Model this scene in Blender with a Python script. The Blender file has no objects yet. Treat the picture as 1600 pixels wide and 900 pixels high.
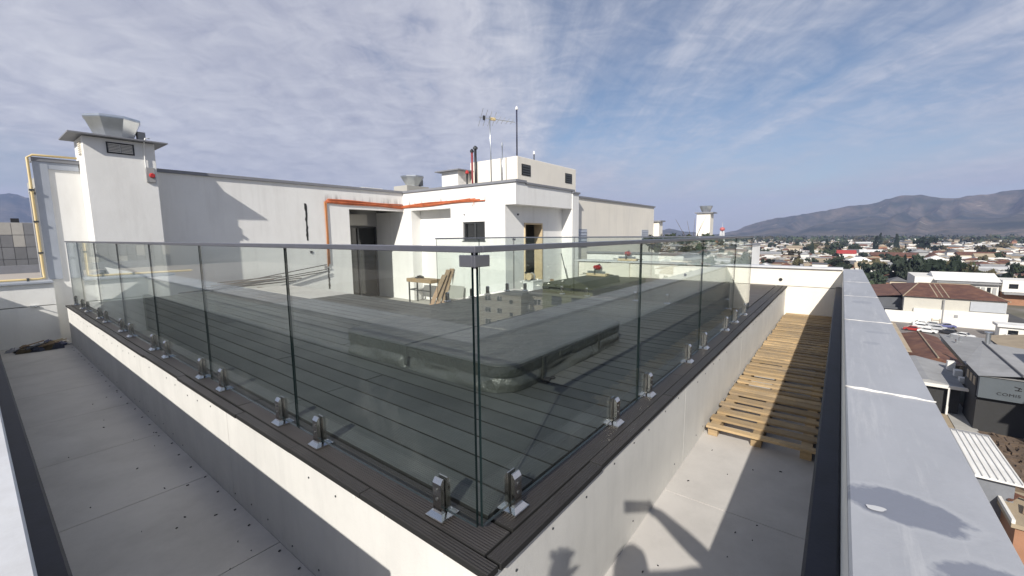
import bpy, bmesh, math, random
import numpy as np
from mathutils import Vector, Matrix, Quaternion
random.seed(7)
S = bpy.context.scene
COL = S.collection
R_ = math.radians

# ------------------------------------------------------------------ camera
FPX = 660.42
def _unit(v):
    v = np.array(v, float); return v/np.linalg.norm(v)
_dx = _unit((516.0, -87.0, FPX)); _dy = _unit((-858.0, -75.5, FPX)); _dz = np.cross(_dx, _dy)
ROT = np.stack([_dx, _dy, _dz])                       # world = ROT @ (right, down, forward)
CAM = Vector((-1.111, -1.030, 1.160))
right, down, fwd = (Vector(ROT @ np.array(a, float)) for a in ((1,0,0),(0,1,0),(0,0,1)))
cd = bpy.data.cameras.new('camera'); cam = bpy.data.objects.new('camera', cd); COL.objects.link(cam)
cd.sensor_width = 36; cd.lens = FPX/1600*36; cd.clip_start = 0.02; cd.clip_end = 60000
up = -down; bk = -fwd
cam.matrix_world = Matrix(((right.x,up.x,bk.x,CAM.x),(right.y,up.y,bk.y,CAM.y),(right.z,up.z,bk.z,CAM.z),(0,0,0,1)))
S.camera = cam

# ------------------------------------------------------------------ light
SUN = Vector((0.786, 0.286, -0.547)).normalized()     # the way the light travels
sl = bpy.data.lights.new('sun', 'SUN'); sl.energy = 5.0; sl.angle = R_(0.55); sl.color = (1.0, 0.95, 0.87)
so = bpy.data.objects.new('sun', sl); COL.objects.link(so)
so.rotation_euler = SUN.to_track_quat('-Z', 'Y').to_euler(); so.location = (-30, -12, 40)
W = bpy.data.worlds.new('World'); S.world = W; W.use_nodes = True
nt = W.node_tree; N = nt.nodes; L = nt.links; N.clear()
def wn(t, **k):
    n = N.new(t)
    for a, b in k.items(): setattr(n, a, b)
    return n
sky = wn('ShaderNodeTexSky', sky_type='NISHITA', sun_disc=False)
sky.sun_elevation = R_(33.2); sky.sun_rotation = math.atan2(-SUN.x, -SUN.y); sky.altitude = 350
sky.air_density = 1.0; sky.dust_density = 0.7; sky.ozone_density = 2.2
tc = wn('ShaderNodeTexCoord'); sep = wn('ShaderNodeSeparateXYZ'); L.new(tc.outputs['Generated'], sep.inputs[0])
def wm(op, a, b=None, c=None, clamp=False):
    n = wn('ShaderNodeMath', operation=op, use_clamp=clamp)
    for i, v in enumerate((a, b, c)):
        if v is None: continue
        if isinstance(v, (int, float)): n.inputs[i].default_value = v
        else: L.new(v, n.inputs[i])
    return n.outputs[0]
zc = wm('ADD', wm('MAXIMUM', sep.outputs['Z'], 0.0), 0.16)
u = wm('DIVIDE', sep.outputs['X'], zc); v = wm('DIVIDE', sep.outputs['Y'], zc)
def comb(a, b):
    n = wn('ShaderNodeCombineXYZ'); L.new(a, n.inputs[0]); L.new(b, n.inputs[1]); return n.outputs[0]
def wnoise(vec, scale, detail, rough, dist=0.0):
    n = wn('ShaderNodeTexNoise'); n.inputs['Scale'].default_value = scale; n.inputs['Detail'].default_value = detail
    n.inputs['Roughness'].default_value = rough; n.inputs['Distortion'].default_value = dist
    L.new(vec, n.inputs['Vector']); return n.outputs['Fac']
# cirrus drawn out along the wind, crossed by fine ripples
OFU, OFV = 21.7, 13.1
ca, sa = math.cos(R_(40)), math.sin(R_(40))
us = wm('ADD', wm('ADD', wm('MULTIPLY', u, ca), wm('MULTIPLY', v, sa)), OFU); vs = wm('ADD', wm('SUBTRACT', wm('MULTIPLY', v, ca), wm('MULTIPLY', u, sa)), OFV)
big = wnoise(comb(wm('MULTIPLY', us, 0.40), wm('MULTIPLY', vs, 0.62)), 0.75, 2, 0.5, 0.35)
mid = wnoise(comb(wm('MULTIPLY', us, 0.22), vs), 2.4, 7, 0.66, 0.35)
rip = wnoise(comb(wm('MULTIPLY', us, 2.3), wm('MULTIPLY', vs, 1.7)), 3.2, 5, 0.62, 0.7)
f1 = wm('MULTIPLY', wm('SUBTRACT', big, 0.36), 4.2)
f2 = wm('ADD', f1, wm('MULTIPLY', wm('SUBTRACT', mid, 0.5), 2.2))
f3 = wm('ADD', f2, wm('MULTIPLY', wm('SUBTRACT', rip, 0.5), 0.9))
cov = wm('ADD', wm('MULTIPLY', f3, 0.78), 0.31, clamp=True)
cov = wm('MULTIPLY', cov, 0.93)
cr = wn('ShaderNodeMix', data_type='RGBA')
thick = wm('ADD', wm('MULTIPLY', wm('SUBTRACT', rip, 0.5), 1.5), wm('ADD', wm('MULTIPLY', wm('SUBTRACT', mid, 0.5), 1.6), 0.52), clamp=True)
L.new(thick, cr.inputs[0]); cr.inputs[6].default_value = (4.1, 4.3, 5.5, 1); cr.inputs[7].default_value = (7.2, 7.3, 8.0, 1)
mx = wn('ShaderNodeMix', data_type='RGBA'); L.new(cov, mx.inputs[0]); L.new(sky.outputs[0], mx.inputs[6]); L.new(cr.outputs[2], mx.inputs[7])
hz_ = wn('ShaderNodeMapRange'); L.new(sep.outputs['Z'], hz_.inputs['Value']); hz_.inputs['From Min'].default_value = 0.20; hz_.inputs['From Max'].default_value = 0.0; hz_.inputs['To Max'].default_value = 0.85
m3 = wn('ShaderNodeMix', data_type='RGBA'); L.new(hz_.outputs[0], m3.inputs[0]); L.new(mx.outputs[2], m3.inputs[6]); m3.inputs[7].default_value = (5.0, 5.1, 5.8, 1); mx = m3
bg = wn('ShaderNodeBackground'); bg.inputs['Strength'].default_value = 0.078; L.new(mx.outputs[2], bg.inputs['Color'])
wo = wn('ShaderNodeOutputWorld'); L.new(bg.outputs[0], wo.inputs[0])
S.view_settings.view_transform = 'Standard'; S.view_settings.look = 'None'
S.view_settings.exposure = 0.28; S.view_settings.gamma = 1.0
S.cycles.transparent_max_bounces = 32; S.cycles.max_bounces = 8; S.cycles.use_denoising = True
S.cycles.sample_clamp_indirect = 8.0

# ------------------------------------------------------------------ materials
MATS = {}
def mat(name, col, rough=0.6, metal=0.0, var=0.08, scale=2.0, bump=0.0, bscale=60.0, objvar=0.0, spec=0.5, extra=None, bdist=0.01):
    m = bpy.data.materials.new(name); m.use_nodes = True; t = m.node_tree; n = t.nodes; l = t.links
    b = n['Principled BSDF']
    b.inputs['Roughness'].default_value = rough; b.inputs['Metallic'].default_value = metal
    b.inputs['Specular IOR Level'].default_value = spec
    geo = n.new('ShaderNodeNewGeometry'); pos = geo.outputs['Position']
    def math_(op, a, bb=None, clamp=False):
        q = n.new('ShaderNodeMath'); q.operation = op; q.use_clamp = clamp
        for i, vv in enumerate((a, bb)):
            if vv is None: continue
            if isinstance(vv, (int, float)): q.inputs[i].default_value = vv
            else: l.new(vv, q.inputs[i])
        return q.outputs[0]
    def noise(sc, det=5, ro=0.6, vec=None, dist=0):
        q = n.new('ShaderNodeTexNoise'); q.inputs['Scale'].default_value = sc; q.inputs['Detail'].default_value = det
        q.inputs['Roughness'].default_value = ro; q.inputs['Distortion'].default_value = dist; l.new(vec or pos, q.inputs['Vector']); return q.outputs['Fac']
    def mixc(f, a, bb, mode='MIX'):
        q = n.new('ShaderNodeMix'); q.data_type = 'RGBA'; q.blend_type = mode
        for i, vv in ((0, f), (6, a), (7, bb)):
            if isinstance(vv, (int, float)): q.inputs[i].default_value = vv
            elif isinstance(vv, tuple): q.inputs[i].default_value = (*vv[:3], 1)
            else: l.new(vv, q.inputs[i])
        return q.outputs[2]
    def ramp(f, lo, hi):
        q = n.new('ShaderNodeMapRange'); q.inputs['From Min'].default_value = lo; q.inputs['From Max'].default_value = hi; l.new(f, q.inputs['Value']); return q.outputs[0]
    def scalev(x, y, z):
        q = n.new('ShaderNodeVectorMath'); q.operation = 'MULTIPLY'; l.new(pos, q.inputs[0]); q.inputs[1].default_value = (x, y, z); return q.outputs[0]
    def xyz():
        q = n.new('ShaderNodeSeparateXYZ'); l.new(pos, q.inputs[0]); return q.outputs
    f = ramp(noise(scale), 0.25, 0.75)
    c = mixc(f, tuple(x*(1-var) for x in col), tuple(min(1, x*(1+var)) for x in col))
    if objvar:
        oi = n.new('ShaderNodeObjectInfo')
        c = mixc(1.0, c, mixc(oi.outputs['Random'], (1-objvar,)*3, (1+objvar,)*3), 'MULTIPLY')
    h = None
    if bump: h = noise(bscale, 4, 0.6)
    K = dict(math=math_, noise=noise, mixc=mixc, ramp=ramp, scalev=scalev, xyz=xyz, b=b, n=n, l=l, pos=pos)
    if extra:
        r = extra(K, c, h)
        c = r[0] if r[0] is not None else c; h = r[1] if len(r) > 1 else h
    if h is not None:
        bn = n.new('ShaderNodeBump'); bn.inputs['Strength'].default_value = max(bump, 0.05); bn.inputs['Distance'].default_value = bdist
        l.new(h, bn.inputs['Height']); l.new(bn.outputs[0], b.inputs['Normal'])
    l.new(c, b.inputs['Base Color'])
    MATS[name] = m
    return m

def ex_wall(K, c, h):                                   # rain streaks, patchy paint
    st = K['ramp'](K['noise'](1.0, 6, 0.65, K['scalev'](5.0, 5.0, 0.5)), 0.5, 0.85)
    pt = K['ramp'](K['noise'](0.9, 4, 0.6), 0.45, 0.8)
    c = K['mixc'](K['math']('MULTIPLY', st, 0.32), c, (0.42, 0.40, 0.37))
    c = K['mixc'](K['math']('MULTIPLY', pt, 0.30), c, (0.60, 0.58, 0.55))
    return c, h
def ex_soot(K, c, h):                                   # burn marks above the conduit run
    c, h = ex_wall(K, c, h)
    o = K['xyz'](); z = o['Z']
    s = K['ramp'](K['noise'](1.0, 3, 0.6, K['scalev'](5.5, 5.5, 0.9)), 0.52, 0.70)
    zz = K['math']('MULTIPLY', K['ramp'](z, 2.36, 2.16), K['ramp'](z, 2.06, 2.14))
    zz = K['math']('MULTIPLY', K['math']('MINIMUM', zz, 1.0), K['math']('MULTIPLY', K['ramp'](o['X'], 5.0, 5.2), K['ramp'](o['Y'], 6.6, 6.9)))
    m = K['math']('MULTIPLY', K['math']('MULTIPLY', s, zz), 0.8, clamp=True)
    return K['mixc'](m, c, (0.07, 0.06, 0.055)), h
def ex_plinth(K, c, h):
    st = K['ramp'](K['noise'](1.0, 6, 0.7, K['scalev'](9, 9, 1.2)), 0.45, 0.8)
    c = K['mixc'](K['math']('MULTIPLY', st, 0.30), c, (0.44, 0.44, 0.43))
    o = K['xyz']()
    lo = K['math']('MULTIPLY', K['ramp'](o['Z'], -0.52, -0.70), K['ramp'](K['noise'](14, 5, 0.7), 0.4, 0.7))
    c = K['mixc'](K['math']('MULTIPLY', lo, 0.22, True), c, (0.32, 0.30, 0.28))
    sc = K['ramp'](K['noise'](1.0, 7, 0.75, K['scalev'](26, 26, 60)), 0.68, 0.74)
    c = K['mixc'](K['math']('MULTIPLY', sc, 0.45), c, (0.2, 0.19, 0.18))
    return c, h
def ex_floor(K, c, h):
    d = K['ramp'](K['noise'](1.6, 8, 0.70), 0.42, 0.72)
    c = K['mixc'](K['math']('MULTIPLY', d, 0.55), c, (0.33, 0.315, 0.295))
    d = K['ramp'](K['noise'](0.7, 5, 0.6, None, 1.5), 0.5, 0.62)
    c = K['mixc'](K['math']('MULTIPLY', d, 0.22), c, (0.62, 0.60, 0.57))
    s = K['ramp'](K['noise'](9.0, 7, 0.8, None, 1.2), 0.66, 0.72)
    c = K['mixc'](K['math']('MULTIPLY', s, 0.30), c, (0.25, 0.24, 0.23))
    return c, h
def groove(axis, period=0.0125, dust=1.0):
    def ex(K, c, h):
        o = K['xyz']()
        w = K['math']('SINE', K['math']('MULTIPLY', o[axis], 2*math.pi/period))
        w = K['ramp'](w, -0.75, 0.3)
        w2 = K['math']('MINIMUM', K['math']('MAXIMUM', w, 0.0), 1.0)
        c = K['mixc'](K['math']('MULTIPLY', K['math']('SUBTRACT', 1.0, w2), 0.45), c, (0.012, 0.012, 0.012))
        a = (60, 3, 60) if axis == 'X' else (3, 60, 60)
        g = K['ramp'](K['noise'](1.0, 5, 0.7, K['scalev'](*a)), 0.35, 0.75)
        c = K['mixc'](K['math']('MULTIPLY', g, 0.30*dust), c, (0.115, 0.117, 0.114))
        d = K['ramp'](K['noise'](1.1, 6, 0.65), 0.45, 0.8)
        c = K['mixc'](K['math']('MULTIPLY', d, 0.38*dust), c, (0.165, 0.168, 0.163))
        return c, w2
    return ex
def ex_coping(K, c, h):
    d = K['ramp'](K['noise'](1.0, 6, 0.65, K['scalev'](1.2, 4.0, 1)), 0.4, 0.75)
    c = K['mixc'](K['math']('MULTIPLY', d, 0.35), c, (0.50, 0.51, 0.54))
    d = K['ramp'](K['noise'](3.0, 6, 0.7), 0.5, 0.8)
    c = K['mixc'](K['math']('MULTIPLY', d, 0.25), c, (0.24, 0.25, 0.28))
    s = K['ramp'](K['noise'](30.0, 5, 0.8), 0.66, 0.74)
    c = K['mixc'](K['math']('MULTIPLY', s, 0.35), c, (0.16, 0.16, 0.17))
    w = K['ramp'](K['noise'](1.0, 7, 0.75, K['scalev'](1.6, 22.0, 1)), 0.52, 0.72)
    c = K['mixc'](K['math']('MULTIPLY', w, 0.40), c, (0.58, 0.58, 0.58))
    o = K['xyz'](); nz = K['noise'](7.0, 6, 0.65)
    def spot(cx, cy, rx, ry, c, amt):
        a = K['math']('DIVIDE', K['math']('SUBTRACT', o['X'], cx), rx); b = K['math']('DIVIDE', K['math']('SUBTRACT', o['Y'], cy), ry)
        d = K['math']('SQRT', K['math']('ADD', K['math']('MULTIPLY', a, a), K['math']('MULTIPLY', b, b)))
        d = K['math']('ADD', d, K['math']('MULTIPLY', K['math']('SUBTRACT', nz, 0.5), 1.7))
        rim = K['math']('MULTIPLY', K['ramp'](d, 1.35, 1.05), 0.35*amt)
        c = K['mixc'](rim, c, (0.47, 0.48, 0.50))
        return K['mixc'](K['math']('MULTIPLY', K['ramp'](d, 1.08, 0.86), amt), c, (0.175, 0.19, 0.235))
    c = spot(0.45, -1.215, 0.085, 0.14, c, 0.9); c = spot(0.18, -1.37, 0.10, 0.10, c, 0.85); c = spot(3.2, -1.30, 0.05, 0.08, c, 0.3); c = spot(2.75, -1.25, 0.05, 0.05, c, 0.3); c = spot(5.0, -1.25, 0.12, 0.09, c, 0.35)
    return c, h
def ex_rust(K, c, h):
    d = K['ramp'](K['noise'](1.0, 6, 0.7, K['scalev'](0.35, 0.35, 0.35)), 0.42, 0.7)
    return K['mixc'](K['math']('MULTIPLY', d, 0.55), c, (0.30, 0.15, 0.08)), h
def ex_timber(K, c, h):
    g = K['ramp'](K['noise'](1.0, 6, 0.7, K['scalev'](60, 4, 60)), 0.3, 0.75)
    c = K['mixc'](K['math']('MULTIPLY', g, 0.55), c, (0.20, 0.115, 0.05))
    d = K['ramp'](K['noise'](4.0, 6, 0.7), 0.42, 0.70)
    return K['mixc'](K['math']('MULTIPLY', d, 0.6), c, (0.19, 0.165, 0.14)), h

white = mat('white_render', (0.78, 0.775, 0.75), 0.85, var=0.03, scale=1.5, bump=0.25, bscale=9, bdist=0.012, extra=ex_wall)
soot = mat('sooty_render', (0.78, 0.775, 0.75), 0.85, var=0.03, scale=1.5, bump=0.25, bscale=9, bdist=0.012, extra=ex_soot)
cream = mat('cream_render', (0.80, 0.755, 0.665), 0.85, var=0.04, scale=1.2, bump=0.25, bscale=9, bdist=0.012, extra=ex_wall)
plinthm = mat('fibre_cement', (0.63, 0.62, 0.59), 0.75, var=0.07, scale=3, bump=0.10, bscale=90, extra=ex_plinth)
floorm = mat('terrace_membrane', (0.52, 0.495, 0.465), 0.7, var=0.06, scale=1.2, bump=0.05, bscale=120, extra=ex_floor)
decky = mat('grey_composite', (0.078, 0.083, 0.082), 0.55, var=0.3, scale=1.4, bump=0.5, objvar=0.28, extra=groove('X'))
board_core = mat('board_core', (0.010, 0.010, 0.010), 0.8)
edgem = mat('edge_board_across', (0.030, 0.025, 0.023), 0.5, var=0.25, scale=1.4, bump=0.5, objvar=0.2, extra=groove('Y', dust=.25))
edgey = mat('edge_board', (0.030, 0.025, 0.023), 0.5, var=0.25, scale=1.4, bump=0.5, objvar=0.2, extra=groove('X', dust=.25))
deckx = mat('grey_composite_across', (0.058, 0.056, 0.055), 0.55, var=0.25, scale=1.4, bump=0.5, objvar=0.16, extra=groove('Y'))
deckb = mat('brown_composite', (0.085, 0.070, 0.062), 0.55, var=0.2, scale=1.4, bump=0.5, objvar=0.16, extra=groove('X'))
dark = mat('dark_void', (0.015, 0.015, 0.016), 0.9)
nearblack = mat('near_black', (0.03, 0.03, 0.03), 0.8)
coping = mat('grey_coping', (0.34, 0.35, 0.375), 0.55, var=0.06, scale=1.0, bump=0.10, bscale=25, extra=ex_coping)
coping_l = mat('sun_lightened_coping', (0.60, 0.61, 0.63), 0.6, var=0.06, scale=1.0, bump=0.10, bscale=25, extra=ex_floor)  # the grey coping again, its colour lightened for sun lying on it
trim = mat('grey_flashing', (0.21, 0.215, 0.235), 0.55, var=0.1)
flash = mat('zinc_flashing', (0.42, 0.45, 0.50), 0.45, metal=0.3, var=0.1)
upst = mat('black_upstand', (0.016, 0.017, 0.028), 0.6, var=0.3, scale=6, bump=0.1)
sealant = mat('white_sealant', (0.72, 0.70, 0.66), 0.6)
stain = mat('damp_stain', (0.185, 0.20, 0.245), 0.42, var=0.08, scale=4)
stainless = mat('stainless', (0.62, 0.60, 0.57), 0.16, metal=1.0, var=0.06, scale=30)
railm = mat('brushed_rail', (0.42, 0.42, 0.44), 0.30, metal=1.0, var=0.08, scale=12)
galv = mat('galvanised', (0.60, 0.63, 0.65), 0.30, metal=0.9, var=0.12, scale=5)
rubber = mat('black_rubber', (0.02, 0.02, 0.02), 0.6)
vinyl = mat('cover_vinyl', (0.042, 0.045, 0.043), 0.46, var=0.25, scale=2.5, bump=0.7, bscale=4, bdist=0.05)
vinyl_d = mat('cover_band', (0.028, 0.031, 0.027), 0.5, var=0.25, scale=3, bump=0.6, bscale=7, bdist=0.04)
orange = mat('orange_conduit', (0.46, 0.125, 0.05), 0.65, var=0.35, scale=5)
rustor = mat('faded_conduit', (0.42, 0.17, 0.06), 0.6, var=0.2, scale=6)
yellow = mat('yellow_pipe', (0.60, 0.47, 0.24), 0.5, var=0.12, scale=6)
timber = mat('pallet_timber', (0.43, 0.315, 0.175), 0.85, var=0.14, scale=3, bump=0.3, bscale=30, objvar=0.32, extra=ex_timber)
plank = mat('weathered_plank', (0.30, 0.21, 0.14), 0.85, var=0.2, scale=6, bump=0.3, objvar=0.15)
pine = mat('pale_timber', (0.58, 0.46, 0.29), 0.75, var=0.12, scale=6)
steel_dk = mat('dark_steel', (0.07, 0.075, 0.08), 0.5, metal=0.4)
alu_dk = mat('dark_aluminium', (0.10, 0.105, 0.11), 0.4, metal=0.6)
blackp = mat('black_plastic', (0.02, 0.02, 0.022), 0.45)
redp = mat('red_paint', (0.42, 0.03, 0.03), 0.45)
whitep = mat('white_plastic', (0.75, 0.75, 0.73), 0.45)
greym = mat('mid_grey', (0.30, 0.30, 0.30), 0.7)
concrete = mat('concrete', (0.38, 0.37, 0.34), 0.85, var=0.15, scale=0.6, bump=0.1)
winglass = mat('dark_glass', (0.012, 0.014, 0.016), 0.05, spec=0.8)
skin_m = mat('skin', (0.52, 0.30, 0.21), 0.55, var=0.05)
shirt_m = mat('navy_shirt', (0.035, 0.045, 0.09), 0.8, var=0.15, scale=20)
jean_m = mat('denim', (0.05, 0.07, 0.13), 0.85, var=0.15, scale=20)
hair_m = mat('dark_hair', (0.02, 0.014, 0.01), 0.6)

def glass_mat(name, tint, tint2):
    m = bpy.data.materials.new(name); m.use_nodes = True; t = m.node_tree; n = t.nodes; l = t.links; n.clear()
    lw = n.new('ShaderNodeLayerWeight'); lw.inputs['Blend'].default_value = 0.5
    p = n.new('ShaderNodeMath'); p.operation = 'POWER'; l.new(lw.outputs['Facing'], p.inputs[0]); p.inputs[1].default_value = 5
    a = n.new('ShaderNodeMath'); a.operation = 'MULTIPLY_ADD'; l.new(p.outputs[0], a.inputs[0]); a.inputs[1].default_value = 0.92; a.inputs[2].default_value = 0.062
    tr = n.new('ShaderNodeBsdfTransparent'); tr.inputs[0].default_value = (*tint, 1)
    gl = n.new('ShaderNodeBsdfGlossy'); gl.inputs['Roughness'].default_value = 0.0; gl.inputs['Color'].default_value = (0.95, 0.97, 0.96, 1)
    mx = n.new('ShaderNodeMixShader'); l.new(a.outputs[0], mx.inputs[0]); l.new(tr.outputs[0], mx.inputs[1]); l.new(gl.outputs[0], mx.inputs[2])
    # faint film of dust and wiped smears
    ge = n.new('ShaderNodeNewGeometry'); no = n.new('ShaderNodeTexNoise'); no.inputs['Scale'].default_value = 2.2; no.inputs['Detail'].default_value = 8; no.inputs['Roughness'].default_value = 0.75
    l.new(ge.outputs['Position'], no.inputs['Vector'])
    mr = n.new('ShaderNodeMapRange'); mr.inputs['From Min'].default_value = 0.55; mr.inputs['From Max'].default_value = 0.80; mr.inputs['To Max'].default_value = 0.035; l.new(no.outputs['Fac'], mr.inputs['Value'])
    df = n.new('ShaderNodeBsdfDiffuse'); df.inputs[0].default_value = (0.6, 0.6, 0.57, 1)
    m2 = n.new('ShaderNodeMixShader'); l.new(mr.outputs[0], m2.inputs[0]); l.new(mx.outputs[0], m2.inputs[1]); l.new(df.outputs[0], m2.inputs[2])
    o = n.new('ShaderNodeOutputMaterial'); l.new(m2.outputs[0], o.inputs[0]); return m
glass = glass_mat('clear_glass', (0.925, 0.952, 0.938), None)
glass_edge = mat('glass_edge', (0.008, 0.016, 0.017), 0.12, spec=0.8)

# ------------------------------------------------------------------ mesh helpers
class MB:
    def __init__(s): s.v = []; s.f = []; s.m = []
    def face(s, pts, m=0):
        i = len(s.v); s.v += [tuple(p) for p in pts]; s.f.append(tuple(range(i, i+len(pts)))); s.m.append(m); return s
    def box(s, x0, x1, y0, y1, z0, z1, m=0):
        i = len(s.v)
        s.v += [(x0,y0,z0),(x1,y0,z0),(x1,y1,z0),(x0,y1,z0),(x0,y0,z1),(x1,y0,z1),(x1,y1,z1),(x0,y1,z1)]
        for q in ((0,3,2,1),(4,5,6,7),(0,1,5,4),(1,2,6,5),(2,3,7,6),(3,0,4,7)):
            s.f.append(tuple(i+k for k in q)); s.m.append(m)
        return s
    def obox(s, c, ax, ay, az, m=0):                     # box about c with half-axis vectors
        c, ax, ay, az = map(Vector, (c, ax, ay, az)); i = len(s.v)
        for sz in (-1, 1):
            for sx, sy in ((-1,-1),(1,-1),(1,1),(-1,1)): s.v.append(tuple(c+ax*sx+ay*sy+az*sz))
        for q in ((0,3,2,1),(4,5,6,7),(0,1,5,4),(1,2,6,5),(2,3,7,6),(3,0,4,7)):
            s.f.append(tuple(i+k for k in q)); s.m.append(m)
        return s
    def tube(s, pts, r, n=8, m=0, cap=True):
        pts = [Vector(p) for p in pts]; rings = []
        rr = r if isinstance(r, (list, tuple)) else [r]*len(pts)
        ref = None
        for k, p in enumerate(pts):
            d = (pts[min(k+1, len(pts)-1)]-pts[max(k-1, 0)]).normalized()
            if ref is None: ref = d.orthogonal().normalized()
            ref = (ref - d*ref.dot(d)).normalized(); b = d.cross(ref)
            i = len(s.v)
            for j in range(n):
                a = 2*math.pi*j/n; s.v.append(tuple(p+(ref*math.cos(a)+b*math.sin(a))*rr[k]))
            rings.append(i)
        for a, b in zip(rings, rings[1:]):
            for j in range(n):
                s.f.append((a+j, a+(j+1) % n, b+(j+1) % n, b+j)); s.m.append(m)
        if cap:
            s.f.append(tuple(rings[0]+j for j in range(n))[::-1]); s.m.append(m)
            s.f.append(tuple(rings[-1]+j for j in range(n))); s.m.append(m)
        return s
    def prism(s, poly, z0, z1, m=0):
        i = len(s.v); n = len(poly)
        s.v += [(x, y, z0) for x, y in poly]+[(x, y, z1) for x, y in poly]
        for j in range(n):
            k = (j+1) % n; s.f.append((i+j, i+k, i+n+k, i+n+j)); s.m.append(m)
        s.f.append(tuple(i+j for j in range(n))[::-1]); s.m.append(m)
        s.f.append(tuple(i+n+j for j in range(n))); s.m.append(m); return s
    def lathe(s, c, prof, n=16, m=0, a0=0.0):            # (r, z) profile about a vertical axis
        cx, cy, cz = c; rings = []
        for r, z in prof:
            rings.append(len(s.v))
            for j in range(n):
                a = a0+2*math.pi*j/n; s.v.append((cx+r*math.cos(a), cy+r*math.sin(a), cz+z))
        for a, b in zip(rings, rings[1:]):
            for j in range(n): s.f.append((a+j, a+(j+1) % n, b+(j+1) % n, b+j)); s.m.append(m)
        s.f.append(tuple(rings[0]+j for j in range(n))[::-1]); s.m.append(m)
        s.f.append(tuple(rings[-1]+j for j in range(n))); s.m.append(m); return s
    def mesh(s, name, mats, off=(0,0,0), smooth=False):
        me = bpy.data.meshes.new(name)
        me.from_pydata([(x-off[0], y-off[1], z-off[2]) for x, y, z in s.v], [], s.f)
        for mm in (mats if isinstance(mats, (list, tuple)) else [mats]): me.materials.append(mm)
        me.polygons.foreach_set('material_index', s.m)
        if smooth: me.polygons.foreach_set('use_smooth', [True]*len(s.f))
        me.update(); return me
WL = {}
def link(name, data, parent=None, loc=(0,0,0)):
    o = bpy.data.objects.new(name, data); COL.objects.link(o)
    base = WL.get(parent.name, Vector((0,0,0))) if parent else Vector((0,0,0))
    if parent: o.parent = parent
    o.location = Vector(loc)-base; WL[o.name] = Vector(loc); return o
def tag(o, label=None, cat=None, group=None, kind=None):
    if label: o['label'] = label
    if cat: o['category'] = cat
    if group: o['group'] = group
    if kind: o['kind'] = kind
    return o
def thing(name, label, cat, loc, group=None):
    return tag(link(name, None, None, loc), label, cat, group)
def mk(name, mb, mats, parent=None, loc=None, smooth=False, bevel=0.0, seg=2):
    """world-coordinate mesh -> object; origin at loc (default the middle of its foot)"""
    if loc is None:
        a = np.array(mb.v); loc = (float((a[:,0].min()+a[:,0].max())/2), float((a[:,1].min()+a[:,1].max())/2), float(a[:,2].min()))
    o = link(name, mb.mesh(name, mats, loc, smooth), parent, loc)
    if bevel:
        b = o.modifiers.new('edge', 'BEVEL'); b.width = bevel; b.segments = seg; b.limit_method = 'ANGLE'
    return o
def inst(name, me, parent, loc, rz=0.0, sc=None):
    o = link(name, me, parent, loc)
    if rz: o.rotation_euler = (0, 0, rz)
    if sc: o.scale = sc
    return o
def box(name, b, mats, parent=None, bevel=0.0, seg=1):
    return mk(name, MB().box(*b), mats, parent, bevel=bevel, seg=seg)
def sub(name, mb, mats, parent, **k): return mk(name, mb, mats, parent, **k)

FZ = -0.70           # terrace floor
PT = 0.38            # top of the parapets
GZ = -28.0           # street level
FB = -0.93           # lower level in front of the penthouse
GLX, GLY, GRX = 9.79, 4.40, 5.95

# ================================================================== terrace floor, parapets
fl = tag(mk('terrace_floor', MB().box(-.31, 9.94, -1.10, -.10, FZ-.35, FZ-.006).box(-2.7, -.3105, -2.3, -.10, FZ-.35, FZ-.006).box(-2.7, -.10, -.0995, 10.04, FZ-.35, FZ-.006), nearblack), kind='structure')
lf = tag(mk('lower_floor', MB().box(3.70, 11.0, 4.06, 13.3, FB-.15, FB), concrete), kind='structure')
pc = {}
def floor_panel(x0, x1, y0, y1):
    k = (round(x1-x0, 3), round(y1-y0, 3))
    if k not in pc: pc[k] = MB().box(-k[0]/2, k[0]/2, -k[1]/2, k[1]/2, -0.012, 0).mesh('floor_panel', floorm)
    inst('floor_panel', pc[k], fl, ((x0+x1)/2, (y0+y1)/2, FZ))
g = 0.003
y = 1.62-1.22*2
ys = [-2.3, -1.0]+[0.35+1.22*i for i in range(8)]+[10.30]
for a, b in zip(ys, ys[1:]): floor_panel(-1.12+g, -0.11, a+g, b-g)
floor_panel(-2.7, -1.12-g, -2.3, 0.09); floor_panel(-1.12+g+1.012, -.32, -2.3, -1.13)
xs = [-0.11, 1.85, 4.29, 6.73, 9.95]
for a, b in zip(xs, xs[1:]): floor_panel(a+g, b-g, -1.12, -0.13)

def parapet(name, label, b, inner, cop_box, cop_mat, seams, axis):
    t = thing(name, label, 'parapet wall', ((b[0]+b[1])/2, (b[2]+b[3])/2, FZ))
    box('wall', b, white, t)
    c = box('coping', cop_box, cop_mat, t, bevel=0.006)
    box('upstand', inner, upst, t, bevel=0.01)
    for s, sr_ in seams:
        m = MB(); n = 9
        if axis == 'X':
            a, z = cop_box[2], cop_box[3]
            pts = [(s+0.07*k/n*0.3+random.uniform(-.008, .008), a+(z-a)*k/n, PT+0.003) for k in range(n+1)]
        else:
            a, z = cop_box[0], cop_box[1]
            pts = [(a+(z-a)*k/n, s+random.uniform(-.01, .01), PT+0.003) for k in range(n+1)]
        m.tube(pts, [random.uniform(.003, .009)*sr_ for _ in pts], 6)
        mk('seam_sealant', m, sealant, c, smooth=True)
    return t, c
pr, prc = parapet('parapet_wall', 'white parapet with broad grey metal coping running along the right edge of the roof',
    (-0.30, 10.35, -1.405, -1.105, -1.1, PT-0.035), (-0.30, 9.94, -1.104, -1.0, FZ, 0.03),
    (-0.32, 10.40, -1.425, -1.098, PT-0.034, PT), coping, [(1.55, 1.0), (3.67, .5), (5.5, .25), (7.4, .25)], 'X')
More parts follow.
